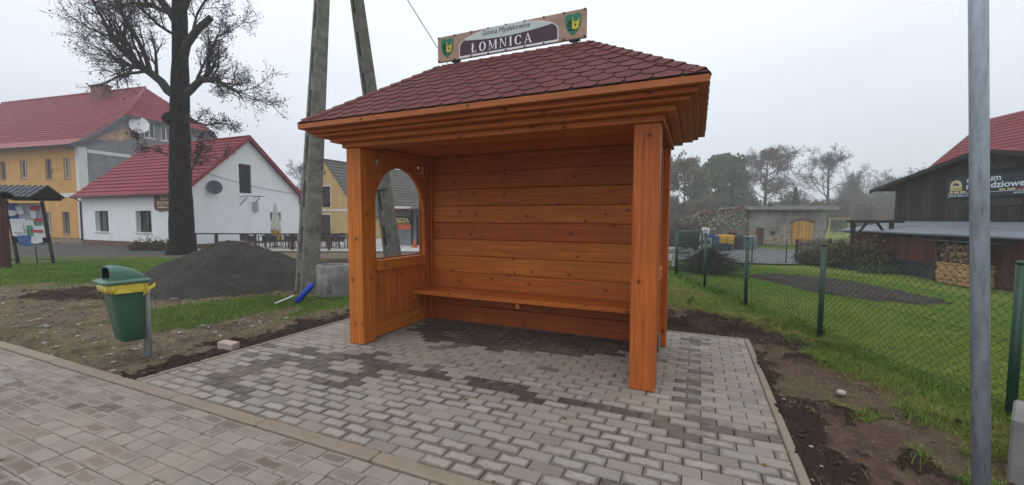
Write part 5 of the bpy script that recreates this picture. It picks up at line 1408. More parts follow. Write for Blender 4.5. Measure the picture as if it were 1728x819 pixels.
for i in range(70):
    s = RN.uniform(0, 5.2); z = rtop(s)+RN.uniform(-.02, .12); Mx = Matrix.Translation((-s, RN.uniform(.05, .5), z)) @ Matrix.Rotation(RN.uniform(0, 6), 4, 'Z') @ Matrix.Rotation(RN.uniform(-.4, .4), 4, 'X')
    b.box((-.18, -.11, -.02), (.18, .11, .02), .006, Mx)
b.build('tile_rubble', M['rust_tile'], RW)
b = MB(); b.box((-2.05, -.16, 1.05), (-1.2, .1, 1.2), .02); b.build('brick_lintel', M['brick'], RW); b = MB(); b.box((-2.0, -.10, .78), (-1.25, .08, 1.04), .02); b.build('blocked_opening', M['black'], RW)

def zt(x, y): return tz(x, y)
def bin_(x, y, w, h, mat, label, cat='bin', rz=0., lid=None):
    T = thing('refuse_bin', label, cat, (x, y, zt(x, y)), rz, 'refuse bins by the ruined wall')
    b = MB(); b.loft([[(a*w*.5*s, c*w*.55*s, z) for a, c in ((-1, -1), (1, -1), (1, 1), (-1, 1))] for z, s in ((.08, .8), (h*.86, 1.))], True, True, False); b.build('body', mat, T)
    b = MB(); b.box((-w*.54, -w*.6, h*.865), (w*.54, w*.58, h*.93), .02); b.box((-w*.45, -w*.5, h*.931), (w*.45, w*.5, h), .03); b.build('lid', lid or mat, T)
    b = MB()
    for s in (-1, 1): b.tube([(s*w*.42-.03, w*.42, .1), (s*w*.42+.03, w*.42, .1)], .1, 12)
    b.build('wheel', M['black'], T)
bin_(14.35, 30.2, .78, 1.02, M['blue_bin'], 'bright blue wheeled refuse bin left of the yellow bins by the ruined wall')
bin_(15.05, 30.1, .52, 1.08, M['yellow_bin'], 'left one of the two yellow refuse bins by the ruined wall')
bin_(15.62, 30.1, .52, 1.08, M['yellow_bin'], 'right one of the two yellow refuse bins beside the dark brown bin')
bin_(16.25, 30.2, .62, 1.02, M['dark_bin'], 'dark brown refuse bin between the yellow bins and the grey dustbins')
def dustbin(x, y, lab, tilt):
    T = thing('dustbin', lab, 'dustbin', (x, y, zt(x, y)), 0, 'galvanised dustbins by the shed'); T.rotation_euler = (0, tilt, 0)
    n = 36; R = []
    for z, r in ((0, .27), (.06, .29), (.85, .33), (.88, .35), (.9, .33)): R.append([((r+(.012 if k % 2 else 0))*math.cos(2*PI*k/n), (r+(.012 if k % 2 else 0))*math.sin(2*PI*k/n), z) for k in range(n)])
    b = MB(); b.loft(R, True, True, False); b.build('body', M['zinc'], T)
    b = MB(); b.tube([(0, 0, .905), (0, 0, .96), (0, 0, .99)], [.36, .3, .06], 24); b.build('lid', M['zinc'], T)
dustbin(16.98, 30.2, 'dented grey ribbed dustbin next to the dark brown bin', .06); dustbin(17.62, 30.6, 'pale grey ribbed dustbin nearest the shed door', -.05)
WA = thing('old_cooker', 'old white enamel cooker with dark oven window by the blue bin', 'cooker', (13.45, 29.4, zt(13.45, 29.4)), .1)
b = MB(); b.box((-.55, -.3, .05), (.55, .3, .8), .03); b.build('body', M['white_enamel'], WA); b = MB(); b.box((-.4, -.315, .42), (.35, -.301, .64), .01); b.build('oven_window', M['frame_brown'], WA)
b = MB(); b.box((-.5, -.33, .66), (-.2, -.302, .78), .02); b.box((.1, -.33, .1), (.45, -.302, .35), .02); b.build('panel', M['offwhite'], WA)
WF = thing('white_window_sash', 'loose white window sash standing on end behind the white cooker', 'window sash', (13.75, 30.1, zt(13.75, 30.1)+.35), .2); WF.rotation_euler = (.12, .12, .2)
b = MB(); b.box((-.3, -.04, 0), (.3, .04, .16), .01); b.box((-.3, -.04, 1.05), (.3, .04, 1.2), .01); b.box((-.3, -.04, .162), (-.17, .04, 1.048), .01); b.box((.17, -.04, .162), (.3, .04, 1.048), .01); b.build('frame', M['white_enamel'], WF)
b = MB(); b.box((-.168, -.01, .163), (.168, .01, 1.047), .002); b.build('pane', M['dish'], WF)
CRT = thing('plastic_crate', 'dark grey low crate in the grass before the yellow bins', 'crate', (14.4, 28.6, zt(14.4, 28.6)), .1)
b = MB(); b.loft([[(a*x, c*.35, z) for a, c in ((-1, -1), (1, -1), (1, 1), (-1, 1))] for x, z in ((.5, 0), (.58, .5), (.54, .5), (.48, .06))], True, True, False); b.build('crate_body', M['dish_dark'], CRT)
DG = thing('garden_trailer', 'dark green canvas covered trailer beyond the corner of the green fence', 'trailer', (11.3, 27.0, zt(11.3, 27)), .06)
b = MB(); b.box((-.68, -.5, .55), (.62, .5, 1.22), .06); b.build('cover', M['dark_green'], DG); b = MB(); b.box((-.8, -.55, .26), (.62, .55, .545), .03); b.build('box_body', M['black'], DG)
for s in (-.35, .35):
    b = MB(); b.tube([(s, -.5, .2), (s, -.38, .2)], .2, 14); b.build('wheel', M['black'], DG)
CS = thing('broken_slabs', 'heap of broken grey concrete slabs on a short leg behind the fence', 'slabs', (4.75, 12.4, zt(4.75, 12.4)), .2)
b = MB(); b.box((-.55, -.25, .42), (.42, .3, .50), .012, Matrix.Rotation(.06, 4, 'Y')); b.box((-.4, -.2, .505), (.3, .25, .57), .012, Matrix.Rotation(-.05, 4, 'Y')); b.build('slab', M['concrete'], CS)
b = MB(); b.box((-.12, -.3, 0), (.0, -.2, .40), .01); b.box((-.5, 0, 0), (-.4, .15, .40), .01); b.build('slab_leg', M['slab'], CS)
# brush pile
b = MB()
for i in range(650):
    a = RN.uniform(0, 6.28); r = abs(RN.gauss(0, .33)); x, y = r*math.cos(a)*1.5, r*math.sin(a); z = RN.random()*max(0.03, .62-.62*r)
    d = Vector((RN.gauss(0, 1), RN.gauss(0, .7), RN.gauss(0, .45))).normalized()*RN.uniform(.15, .45); p = Vector((x, y, z+.02))
    b.tube([p-d, p+Vector((RN.gauss(0, .02), RN.gauss(0, .02), .03)), p+d], [.007, .008, .003], 3, False)
bo = b.build('brush_pile', M['branch']); bo.location = (5.35, 11.3, zt(5.35, 11.3)); tag(bo, 'tangled heap of dead brown twigs lying just behind the green fence', 'brush pile')
# picket fence
PK = thing('picket_fence', 'weathered grey picket fence between the yellow door and the barn', 'fence', (15.4, 22.45, -.85), math.atan2(1.1, 4.2))
b = MB(); x = 0
while x < 4.6:
    h = 1.12+RN.uniform(-.05, .05); b.prism([(x, .08), (x+.06, .08), (x+.06, h), (x+.03, h+.06), (x, h)], (0, -.02, 0), XA, UPZ, YA, .02); x += .125
b.build('pickets', M['picket'], PK)
b = MB(); b.box((-.1, .0, .3), (4.7, .04, .38), .005); b.box((-.1, .0, .85), (4.7, .04, .93), .005); b.build('rail', M['picket'], PK)
for x in (0, 2.3, 4.6): b = MB(); b.box((x-.05, .042, -.1), (x+.05, .14, 1.15), .008); b.build('post', M['dark_wood'], PK)

# barn
BA = thing('timber_barn', 'dark weathered timber barn with dull red roof and grey lean-to', 'barn', (14.25, 0, -.85), -math.atan(.13))
b = MB(); b.box((.0, 9.5, -.05), (.10, 20.7, 1.70), .0)
ba = MB(); y = 9.5
while y < 20.6: ba.box((-.028, y+.004, .0), (-.002, y+.216, 1.60), .006, along=2); y += .22
b.build('lean_to_core', M['dark_wood'], BA); ba.build('lean_to_wall', M['red_wood'], BA)
b = MB(); wall(b, (0, 20.7, -.1), XA, YA, [(0, 0), (2.3, 0), (2.3, 2.2), (0, 1.75)]); b.build('lean_to_end', M['dark_wood'], BA)
b = MB(); tiles(b, (-.5, 9.3, 1.70), (-.5, 21.25, 1.70), (2.22, 21.25, 2.16), (2.22, 9.3, 2.16), 2, .02); b.poly([(-.5, 9.3, 1.66), (-.5, 21.25, 1.66), (2.22, 21.25, 2.12), (2.22, 9.3, 2.12)])
b.poly([(-.5, 9.3, 1.66), (-.5, 21.25, 1.66), (-.5, 21.25, 1.72), (-.5, 9.3, 1.72)]); b.build('lean_to_roof', M['zinc'], BA)
b = MB(); b.bar((-.3, 15.0, 1.62), (-.3, 17.6, 1.66), .05, .08); b.bar((-.3, 9.4, 1.6), (-.3, 21.1, 1.61), .06, .07); b.build('eave_beam', M['dark_wood'], BA)
gx0 = 2.25; ap = 16.9; sl2 = .208
gz = lambda y: 4.98-abs(y-ap)*sl2
b = MB(); y = 11.7
while y < 21.5:
    e = y+.235; zz = min(gz(y), gz(e))-.12
    b.prism([(y+.004, 2.0), (e-.004, 2.0), (e-.004, gz(e)-.12), (y+.004, gz(y)-.12)], (gx0+RN.uniform(-.008, .008), 0, 0), YA, UPZ, XA, .03)
    y = e
# turn the grain upright
b.uv = [[(v[1]+.0, v[0]) for v in f] for f in b.uv]
b.build('gable_wall', M['grey_wood'], BA)
b = MB(); b.box((gx0+.03, 11.7, 2.), (gx0+.06, 21.5, 3.85), 0); b.prism([(11.7, 3.85), (21.5, 3.85), (ap, 4.85)], (gx0+.045, 0, 0), YA, UPZ, XA, .03); wall(b, (gx0+.03, 21.45, 2), XA, YA, [(0, 0), (3, 0), (3, 1.95), (0, 1.95)]); b.build('gable_core', M['dark_wood'], BA)
b = MB()
for (y0, y1) in ((22.75, ap), (11.05, ap)):
    A, Bq, C_, D_ = (gx0-.45, y0, gz(y0)), (5.6, y0, gz(y0)), (5.6, y1, gz(y1)+.02), (gx0-.45, y1, gz(y1)+.02)
    if y0 < ap: A, Bq, C_, D_ = Bq, A, D_, C_
    tiles(b, A, Bq, C_, D_, 6, .03)
b.build('gable_roof', M['barn_roof'], BA)
b = MB(); b.poly([(gx0-.43, 22.73, gz(22.75)-.05), (5.6, 22.73, gz(22.75)-.05), (5.6, ap, gz(ap)-.05), (gx0-.43, ap, gz(ap)-.05)]); b.poly([(gx0-.43, 11.07, gz(11.05)-.05), (5.6, 11.07, gz(11.05)-.05), (5.6, ap, gz(ap)-.05), (gx0-.43, ap, gz(ap)-.05)])
b.bar((gx0-.44, 22.75, gz(22.75)-.08), (gx0-.44, ap, gz(ap)-.06), .05, .16); b.bar((gx0-.44, 11.05, gz(11.05)-.08), (gx0-.44, ap, gz(ap)-.06), .05, .16); b.build('verge_board', M['dark_wood'], BA)
b = MB(); b.box((gx0-.045, 15.6, 2.78), (gx0-.017, 17.9, 3.05), .006); b.build('repair_board', M['grey_wood'], BA); b = MB(); b.box((gx0-.045, 15.9, 4.2), (gx0-.017, 17.1, 4.45), .006); b.build('repair_board', M['grey_wood'], BA)
b = MB(); b.box((5.4, 8, 0), (9.9, 22.9, 5.0), .0); b.prism([(5.4, 5.0), (9.9, 5.0), (7.65, 7.25)], (0, 22.85, 0), XA, UPZ, YA, .1); b.build('main_wall', M['dark_wood'], BA)
b = MB(); tiles(b, (5.0, 7.5, 5.0), (5.0, 23.3, 5.0), (7.65, 23.3, 7.5), (7.65, 7.5, 7.5), 14, .03); tiles(b, (10.3, 23.3, 5.0), (10.3, 7.5, 5.0), (7.65, 7.5, 7.5), (7.65, 23.3, 7.5), 14, .03); b.build('main_roof', M['barn_roof'], BA)
b = MB(); b.bar((5.0, 23.32, 4.93), (7.65, 23.32, 7.43), .05, .14); b.build('main_verge', M['dark_wood'], BA)
# banner
BNR = thing('shop_banner', 'dark tool shop banner with yellow logo and white lettering on the barn gable', 'banner', to_world(BA, (gx0-.06, 18.62, 3.16)), -math.atan(.13)-PI/2)
b = MB(); b.box((0, -.012, 0), (3.64, .012, .84), .003); b.build('banner_cloth', M['banner'], BNR)
b = MB(); b.prism([(.12, .30), (.70, .30), (.66, .52)]+[(.40+.26*math.cos(a), .52+.22*math.sin(a)) for a in np.linspace(.1, PI-.1, 12)]+[(.14, .52)], (0, -.015, 0), XA, UPZ, YA, .004); lg = b.build('logo', M['banner_logo'], BNR)
b = MB(); b.prism([(.40+.16*math.cos(a), .5+.12*math.sin(a)) for a in np.linspace(0, PI, 12)], (0, -.019, 0), XA, UPZ, YA, .003); b.build('logo_dome', M['banner'], lg)
b = MB(); b.bar((.27, -.021, .57), (.37, -.021, .53), .02, .003); b.bar((.30, -.021, .52), (.53, -.021, .495), .025, .003); b.bar((.42, -.021, .575), (.47, -.021, .6), .02, .003); b.build('logo_bird', M['banner_text'], lg)
text('logo_lettering', 'KOŁASKA', .13, (.41, -.0185, .335), M['banner'], lg, sx=.95)
text('lettering', 'centrum', .33, (.86, -.0135, .60), M['banner_text'], BNR, ax='LEFT', sx=1.24, bold=.006); text('lettering', 'narzędziowe', .34, (.86, -.0135, .33), M['banner_text'], BNR, ax='LEFT', sx=1.27, bold=.006)
b = MB(); b.box((.03, -.016, .165), (3.6, -.0125, .18), .001); b.build('white_line', M['banner_text'], BNR)
b = MB()
for (x0, x1) in ((.12, .28), (.34, .55), (.62, .84), (1.3, 1.5), (1.6, 1.85), (2.2, 2.42), (2.5, 2.78), (3.28, 3.58)): b.box((x0, -.016, .205), (x1, -.0125, .265), .001)
b.build('brand_strip', M['banner_logo'], BNR)
b = MB(); b.box((.9, -.016, .205), (1.2, -.0125, .26), .001); b.box((2.86, -.016, .205), (3.2, -.0125, .26), .001); b.build('brand_strip', M['banner_red'], BNR)
text('small_lettering', 'Jelenia Góra, ul.', .14, (.08, -.0135, .05), M['banner_text'], BNR, ax='LEFT'); text('small_lettering', 'www.kolaska.pl', .14, (2.72, -.0135, .055), M['banner_text'], BNR, ax='LEFT')
# firewood, pallets, tarp, frame
Wd = lambda y, dx, z=0: to_world(BA, (dx, y, z))
rz = -math.atan(.13)
TP = MB()
for k in range(1): pass
n = 40; V = []
for i in range(n+1):
    for j in range(7):
        yy = 15.75+3.3*i/n; z = .56*j/6; V.append((-.07-.05*float(fbm(yy*2, z*4, 81))-.18*(1-j/6)**2, yy, z))
F = [(i*7+j, (i+1)*7+j, (i+1)*7+j+1, i*7+j+1) for i in range(n) for j in range(6)]
o = npmesh('black_tarpaulin', np.array(V), np.array(F), M['tarp'], None, None, True); o.location = Wd(0, 0); o.rotation_euler = (0, 0, rz); tag(o, 'wrinkled black tarpaulin hung along the foot of the red boarded lean-to', 'tarpaulin')
LS = thing('log_shelter', 'rough open log shelter of grey posts and a thin board roof', 'shelter', Wd(14.75, -.55), rz)
for (x, y) in ((0, .72), (0, -1.15)):
    b = MB(); b.tube([(x, y, -.15), (x+.02, y, .8), (x, y, 1.46)], [.075, .07, .065], 9); b.build('post', M['log'], LS)
b = MB(); b.box((-.3, -1.5, 1.462), (.6, 1.15, 1.49), .005); b.build('roof_board', M['grey_wood'], LS); b = MB(); b.bar((0, .7, 1.15), (0, .25, 1.45), .05, .05); b.build('brace', M['log'], LS)
def pal():
    T = thing('pallet', '', 'pallet', (0, 0, 0), rz, 'wooden pallets under the firewood')
    for q in range(5): b = MB(); b.box((-.4+q*.17, -.6, .122), (-.4+q*.17+.13, .6, .142), .003); b.build('deck_board', M['pallet'], T)
    for xx in (-.4, -.06, .28):
        for yy in (-.6, -.19, .225): b = MB(); b.box((xx, yy, .030), (xx+.12, yy+.375, .116), .006); b.build('block', M['pallet'], T)
        b = MB(); b.box((xx, -.6, 0), (xx+.12, .6, .022), .003); b.build('runner', M['pallet'], T)
    return T
P0 = pal()
for k in range(5):
    if k == 0: T = P0
    else:
        T = P0.copy(); COL.objects.link(T)
        for c in P0.children: d = c.copy(); COL.objects.link(d); d.parent = T
    T.location = Wd(14.42+RN.uniform(-.03, .03), -.50+RN.uniform(-.02, .02), .01+k*.1435); T.rotation_euler = (0, 0, rz+RN.uniform(-.02, .02))
    T['label'] = ['lowest pale wooden pallet of the stack under the firewood', 'second pale pallet from the ground in the firewood stack', 'middle pale pallet of the five under the firewood', 'second pallet from the top under the split firewood', 'topmost pale pallet carrying the split firewood'][k]
lg0 = []
for k in range(3):
    b = MB(); r = .055+.012*k; cutp = [(r*math.cos(a), r*math.sin(a)) for a in np.linspace(0, [PI*1.2, PI*.6, 2*PI][k], 8)]
    if k < 2: cutp.append((0, -.01))
    else: cutp = cutp[:-1]
    b.prism(cutp, (0, 0, 0), YA, UPZ, XA, .34); lg0.append(b.build('firewood_log', M['log']))
first = [True]*3; yy = 14.40; 
for row in range(7):
    y = 13.85+RN.uniform(-.02, .02)
    while y < 15.0:
        k = RN.randrange(3)
        if first[k]: o = lg0[k]; first[k] = False
        else: o = lg0[k].copy(); COL.objects.link(o)
        o.location = Wd(y, -.56+RN.uniform(-.05, .05), .80+row*.092+RN.uniform(-.012, .012)); o.rotation_euler = (RN.uniform(0, 6.28), RN.uniform(-.05, .05), rz+RN.uniform(-.08, .08))
        tag(o, 'split firewood log stacked on the pallets by the barn', 'log', 'split logs stacked on the pallets'); y += RN.uniform(.095, .125)
PG = thing('pergola', 'dark old timber pergola frame with braces by the barn corner', 'frame', (0, 0, 0), 0)
b = MB(); b.box((14.9, 18.5, 1.24), (17.35, 18.66, 1.36), .01); b.build('beam', M['dark_wood'], PG)
for x in (15.15, 16.85): b = MB(); b.box((x-.07, 18.52, -.9), (x+.07, 18.65, 1.238), .01); b.build('post', M['dark_wood'], PG)
for (p, q) in (((15.2, 18.58, .55), (15.75, 18.58, 1.24)), ((16.8, 18.58, .5), (16.2, 18.58, 1.24)), ((16.7, 18.4, .9), (15.6, 18.2, -.8))): b = MB(); b.bar(p, q, .08, .08); b.build('brace', M['dark_wood'], PG)
# swing frame far off
SW = thing('swing_frame', 'yellow wooden playground swing frame far away on the green', 'swing', (38.65, 49.5, -.85), -.75)
b = MB(); b.bar((-1.0, 0, 2.3), (1.0, 0, 2.3), .11, .11); b.build('beam', M['play_yellow'], SW)
for s in (-1, 1):
    for q in (-1, 1): b = MB(); b.bar((s*.85, 0, 2.26), (s*.95, q*.55, -.05), .09, .09); b.build('leg', M['play_yellow'], SW)
for s in (-.35, .35):
    b = MB()
    for q in (-.2, .2): b.tube([(s+q, 0, 2.25), (s+q, 0, .5)], .015, 4)
    b.box((s-.25, -.1, .45), (s+.25, .1, .5), .01); b.build('swing_seat', M['black'], SW)
# ------------------------------------------------------------------ trees
class Tree:
    def __init__(s, seed): s.r = random.Random(seed); s.V = []; s.F = []; s.L = []; s.nv = 0
    def tube(s, P, R, n):
        ref = None; base = s.nv
        for i, p in enumerate(P):
            t = P[min(i+1, len(P)-1)]-P[max(i-1, 0)]
            if t.length < 1e-9: t = Vector((0, 0, 1))
            t.normalize()
            if ref is None: ref = t.orthogonal().normalized()
            ref = ref-t*ref.dot(t); ref = ref.normalized() if ref.length > 1e-6 else t.orthogonal().normalized()
            b = t.cross(ref)
            for j in range(n):
                a = 2*PI*j/n; q = p+(ref*math.cos(a)+b*math.sin(a))*R[i]; s.V.append((q.x, q.y, q.z))
        for i in range(len(P)-1):
            for j in range(n):
                k = (j+1) % n; s.F.append((base+i*n+j, base+i*n+k, base+(i+1)*n+k, base+(i+1)*n+j))
        s.nv += len(P)*n
    def limb(s, p, d, L, r, lv, cfg):
        """grow a limb and its children"""
        rg = s.r; d = Vector(d).normalized(); n = cfg['seg'][lv]; P = [Vector(p)]; R = [r]; q = Vector(p)
        for i in range(n):
            d = (d+Vector((rg.gauss(0, 1), rg.gauss(0, 1), rg.gauss(0, 1)))*cfg['wob'][lv]+Vector((0, 0, cfg['up'][lv]))).normalized()
            q = q+d*(L/n); P.append(q.copy()); R.append(r*(1-.75*(i+1)/n) if lv < len(cfg['seg'])-1 else r*(1-.6*(i+1)/n))
        s.grow(P, R, L, lv, cfg)
    def grow(s, P, R, L, lv, cfg, t0=None):
        rg = s.r; s.tube(P, R, cfg['side'][lv])
        if lv+1 >= len(cfg['seg']):
            for p in P[1:]:
                for _ in range(cfg['leaf']):
                    if rg.random() < cfg.get('leafp', 1): s.L.append(p+Vector((rg.gauss(0, 1), rg.gauss(0, 1), rg.gauss(0, 1)))*cfg['lsp'])
            return
        nc = cfg['n'][lv]; t0 = cfg['t0'][lv] if t0 is None else t0
        for i in range(nc):
            t = t0+(1-t0)*(i+rg.random())/nc; f = t*(len(P)-1); k = min(int(f), len(P)-2); a = f-k
            p = P[k].lerp(P[k+1], a); rr = R[k]*(1-a)+R[k+1]*a; ax = (P[k+1]-P[k]).normalized()
            o = ax.orthogonal().normalized(); o.rotate(Matrix.Rotation(rg.uniform(0, 2*PI), 3, ax)); ang = cfg['ang'][lv]+rg.gauss(0, .2)
            dd = ax*math.cos(ang)+o*math.sin(ang)
            l = L*cfg['lr'][lv]*(1-.45*t*(lv > 0))*rg.uniform(.7, 1.25)
            s.limb(p, dd, l, max(rr*cfg['rr'][lv], cfg['rmin']), lv+1, cfg)
    def arrays(s): return np.array(s.V), np.array(s.F)
def leafmesh(P, size, rnd, k=1.6):
    n = len(P); P = np.array([tuple(p) for p in P]) if not isinstance(P, np.ndarray) else P
    a = rnd.normal(0, 1, (n, 3)); a /= np.linalg.norm(a, axis=1)[:, None]; b = rnd.normal(0, 1, (n, 3)); b -= a*(a*b).sum(1)[:, None]; b /= np.linalg.norm(b, axis=1)[:, None]
    s = (size*rnd.uniform(.6, 1.35, n))[:, None]
    V = np.stack([P-a*s*k*.5, P+b*s*.5, P+a*s*k*.5, P-b*s*.5], 1).reshape(-1, 3); F = np.arange(4*n).reshape(-1, 4)
    return V, F
def finish(T, name, label, cat, loc, bark, leafmat, lsize, seed, group=None, trunkfaces=None):
    root = thing(name, label, cat, loc, 0, group); V, F = T.arrays(); k = trunkfaces or 0
    if k:
        npmesh('trunk', V, F[:k], bark, root, None, True); o = npmesh('branches', V, F[k:], M['twig'], root, None, True)
    else: npmesh('trunk', V, F, bark, root, None, True)
    if T.L and leafmat:
        rn = np.random.default_rng(seed); LV, LF = leafmesh(T.L, lsize, rn)
        npmesh('crown', LV, LF, leafmat, root, None, False, {'rnd': rn.random(len(LF))})
    return root
# the big lime by the heap, limbs where the photo shows them
T = Tree(3); TX, TY, TZ = -17.0, 21.48, -.49
cfg = dict(seg=[6, 5, 5, 4], side=[7, 5, 4, 3], wob=[.14, .18, .20, .22], up=[.05, .06, .05, .02], n=[10, 9, 7, 0], t0=[.25, .15, .1, 0], ang=[.75, .75, .7, .6], lr=[.55, .60, .58, .5], rr=[.5, .5, .6, .6], rmin=.0085, leaf=1, leafp=.26, lsp=.12)
def rel(x, z, y=0.): return Vector((x-TX, y, z-TZ))
tp = [rel(-17.02, -.75), rel(-17.0, -.4), rel(-16.98, .2), rel(-16.95, 1.6), rel(-16.93, 3.4), rel(-16.83, 6.3), rel(-16.72, 8.4), rel(-16.66, 9.6), rel(-16.60, 12), rel(-16.5, 14.5), rel(-16.3, 16.8)]
tr = [.80, .66, .56, .50, .48, .42, .37, .35, .31, .25, .13]
P = []; R = []
for i in range(len(tp)-1):
    for k in range(3):
        t = k/3; P.append(tp[i].lerp(tp[i+1], t)); R.append((tr[i]*(1-t)+tr[i+1]*t)*(1+.05*math.sin(i*2.3+k*1.9)))
P.append(tp[-1]); R.append(tr[-1]); T.tube(P, R, 18)
# burrs on the trunk
for (z, a, r) in ((1.9, -1.6, .30), (6.3, -2.2, .34), (5.0, -.6, .25), (9.9, -.3, .25)):
    c = rel(-16.9, z)+Vector((math.cos(a)*.36, math.sin(a)*.36, 0)); T.tube([c-Vector((0, 0, r)), c-Vector((0, 0, r*.6)), c, c+Vector((0, 0, r*.6)), c+Vector((0, 0, r))], [.04, r*.75, r, r*.7, .04], 9)
ntr = len(T.F)
def limb(pts, rads, nch, sc, t0=.2):
    pts = [rel(*q) for q in pts]; PP = []; RR = []
    for i in range(len(pts)-1):
        for k in range(2): t = k/2; PP.append(pts[i].lerp(pts[i+1], t)+Vector((T.r.gauss(0, .03),)*3)); RR.append((rads[i]*(1-t)+rads[i+1]*t)*.82)
    PP.append(pts[-1]); RR.append(rads[-1]*.82); c = dict(cfg); c['n'] = [nch]+cfg['n'][1:]; L = sum((PP[i+1]-PP[i]).length for i in range(len(PP)-1)); T.grow(PP, RR, L*sc, 0, c, t0)
limb([(-16.95, 7.3), (-17.3, 7.75), (-17.9, 8.5, -.3), (-18.9, 9.2, -.5), (-19.5, 10.0, -.6), (-20.0, 11.3, -.6)], [.30, .26, .22, .17, .11, .04], 15, .85, .3)
limb([(-18.3, 8.8, -.4), (-19.4, 9.0, .2), (-20.6, 9.6, .6), (-21.4, 10.3, .8)], [.16, .12, .08, .03], 13, .75, .1)
limb([(-17.9, 8.5, -.3), (-18.0, 9.8, -.9), (-18.5, 11.2, -1.3), (-18.7, 12.8, -1.5)], [.15, .11, .07, .03], 11, .7, .15)
limb([(-16.7, 7.4), (-16.2, 7.8), (-15.4, 8.2, -.3), (-14.6, 8.2, -.5), (-13.8, 7.7, -.6), (-13.2, 7.1, -.6)], [.27, .23, .19, .14, .09, .03], 15, .75, .3)
limb([(-15.2, 8.2, -.3), (-14.8, 9.2, -.6), (-14.3, 10.1, -.7), (-13.4, 10.4, -.8)], [.13, .10, .06, .03], 11, .75, .1)
b = [rel(-16.55, 9.3), rel(-16.1, 9.9, -.3), rel(-15.3, 10.5, -.6), rel(-14.5, 10.95, -.8)]; T.tube(b, [.22, .19, .165, .15], 10); T.F.append((T.nv-10, T.nv-8, T.nv-5, T.nv-3))
limb([(-15.9, 10.1, -.3), (-15.2, 11.2, -.7), (-14.4, 12.0, -1.0), (-13.6, 12.7, -1.1)], [.07, .06, .05, .02], 11, .8, .1)
limb([(-16.4, 6.2), (-15.9, 6.1, -.3), (-15.1, 5.95, -.5), (-14.2, 6.0, -.6), (-13.6, 5.9, -.6)], [.08, .07, .05, .04, .02], 8, .5, .15)
limb([(-16.4, 4.6), (-15.9, 4.3, -.4), (-15.2, 4.4, -.7), (-14.2, 4.1, -.9)], [.06, .05, .04, .02], 6, .5, .1)
limb([(-16.4, 3.6), (-15.9, 3.9, -.4), (-15.4, 4.7, -.6), (-14.6, 5.0, -.7)], [.05, .045, .035, .015], 5, .45, .1)
limb([(-17.3, 4.4), (-17.8, 4.8, -.4), (-18.3, 4.9, -.6), (-18.6, 5.3, -.6)], [.05, .04, .03, .012], 5, .45, .1)
limb([(-16.9, 11.2), (-17.3, 11.9), (-18.0, 13.2, -.4), (-19.0, 14.4, -.6), (-20.2, 15., -.5)], [.26, .22, .16, .1, .04], 17, .95, .2)
limb([(-16.5, 11.6), (-15.8, 12.6, -.3), (-14.8, 13.4, -.5), (-13.4, 13.8, -.5)], [.24, .19, .13, .04], 17, .95, .15)
limb([(-17.2, 11.6), (-18.4, 12.2, .6), (-19.8, 12.5, 1.), (-21.2, 12.3, 1.2)], [.16, .12, .08, .03], 14, .85, .15)
limb([(-16.5, 13.0), (-16.0, 14.2, .7), (-16.2, 15.6, 1.)], [.2, .14, .05], 12, 1., .2)
limb([(-16.7, 10.3), (-17.0, 10.6, -.8), (-17.5, 11.3, -1.7), (-17.4, 12.4, -2.3)], [.10, .08, .06, .03], 12, .75, .15)
finish(T, 'lime_tree', 'big old lime tree with thick dark pollarded trunk and few dead leaves', 'tree', (TX, TY, TZ), M['bark'], M['leaf_dead'], .058, 4, None, ntr)

# trees beyond the lawn
base = dict(seg=[6, 5, 4, 3], side=[6, 4, 3, 3], wob=[.12, .17, .2, .22], up=[.03, .04, .03, .02], n=[8, 6, 5, 0], t0=[.3, .2, .15, 0], ang=[.7, .7, .65, .6], lr=[.5, .55, .55, .5], rr=[.5, .5, .55, .6], rmin=.022, leaf=3, leafp=.8, lsp=.22)
def free_tree(seed, name, label, loc, H, tr0, spread, nl, bark, leafmat, lsize, group, t0=.28, **kw):
    loc = (loc[0]*1.4, loc[1]*1.4, loc[2]); H = 2.25+(H-2.25)*1.4; spread *= 1.4; tr0 *= 1.35; lsize *= 1.15
    T = Tree(seed); c = dict(base); c.update(kw); P = []; R = []
    x = y = 0.
    for i in range(9):
        t = i/8; P.append(Vector((x, y, H*.92*t-.1))); R.append(tr0*(1-.88*t)+.02); x += T.r.gauss(0, H*.008); y += T.r.gauss(0, H*.008)
    T.tube(P, R, 8)
    for i in range(nl):
        t = t0+(1-t0)*(i+T.r.random())/nl; k = min(int(t*8), 7); p = P[k].lerp(P[k+1], t*8-k); a = i*2.4+T.r.gauss(0, .3)
        prof = math.sin(PI*min(1, max(.12, (t-t0)/(1-t0)*.78+.22)))**.8
        el = .25+.9*(t-t0)/(1-t0); d = Vector((math.cos(a)*math.cos(el), math.sin(a)*math.cos(el), math.sin(el)))
        T.limb(p, d, spread*prof*T.r.uniform(.8, 1.15), tr0*.42*(1-.6*t), 0, c)
    return finish(T, name, label, 'tree', loc, bark, leafmat, lsize, seed)
G1 = 'trees standing beyond the old shed'
free_tree(21, 'oak_tree', 'tall round oak with sparse brown leaves behind the flat roofed shed', (38.6, 64, -.85), 12.6, .38, 4.5, 13, M['bark_grey'], M['leaf_oak'], .15, G1, .36, leaf=2, leafp=.8, lsp=.3)
free_tree(22, 'green_tree', 'broad dull green leafy tree left of the brown oak', (29.2, 60, -.85), 10.8, .3, 3.9, 15, M['bark_grey'], M['leaf_green'], .36, G1, .12, leaf=7, leafp=1., lsp=.38, n=[7, 5, 4, 0])
free_tree(23, 'bare_tree', 'leafless dark tree right of the brown oak above the shed', (48.6, 65, -.85), 12., .3, 4.7, 13, M['bark_grey'], M['leaf_dead'], .12, G1, .26, leaf=1, leafp=.5, n=[9, 7, 5, 0])
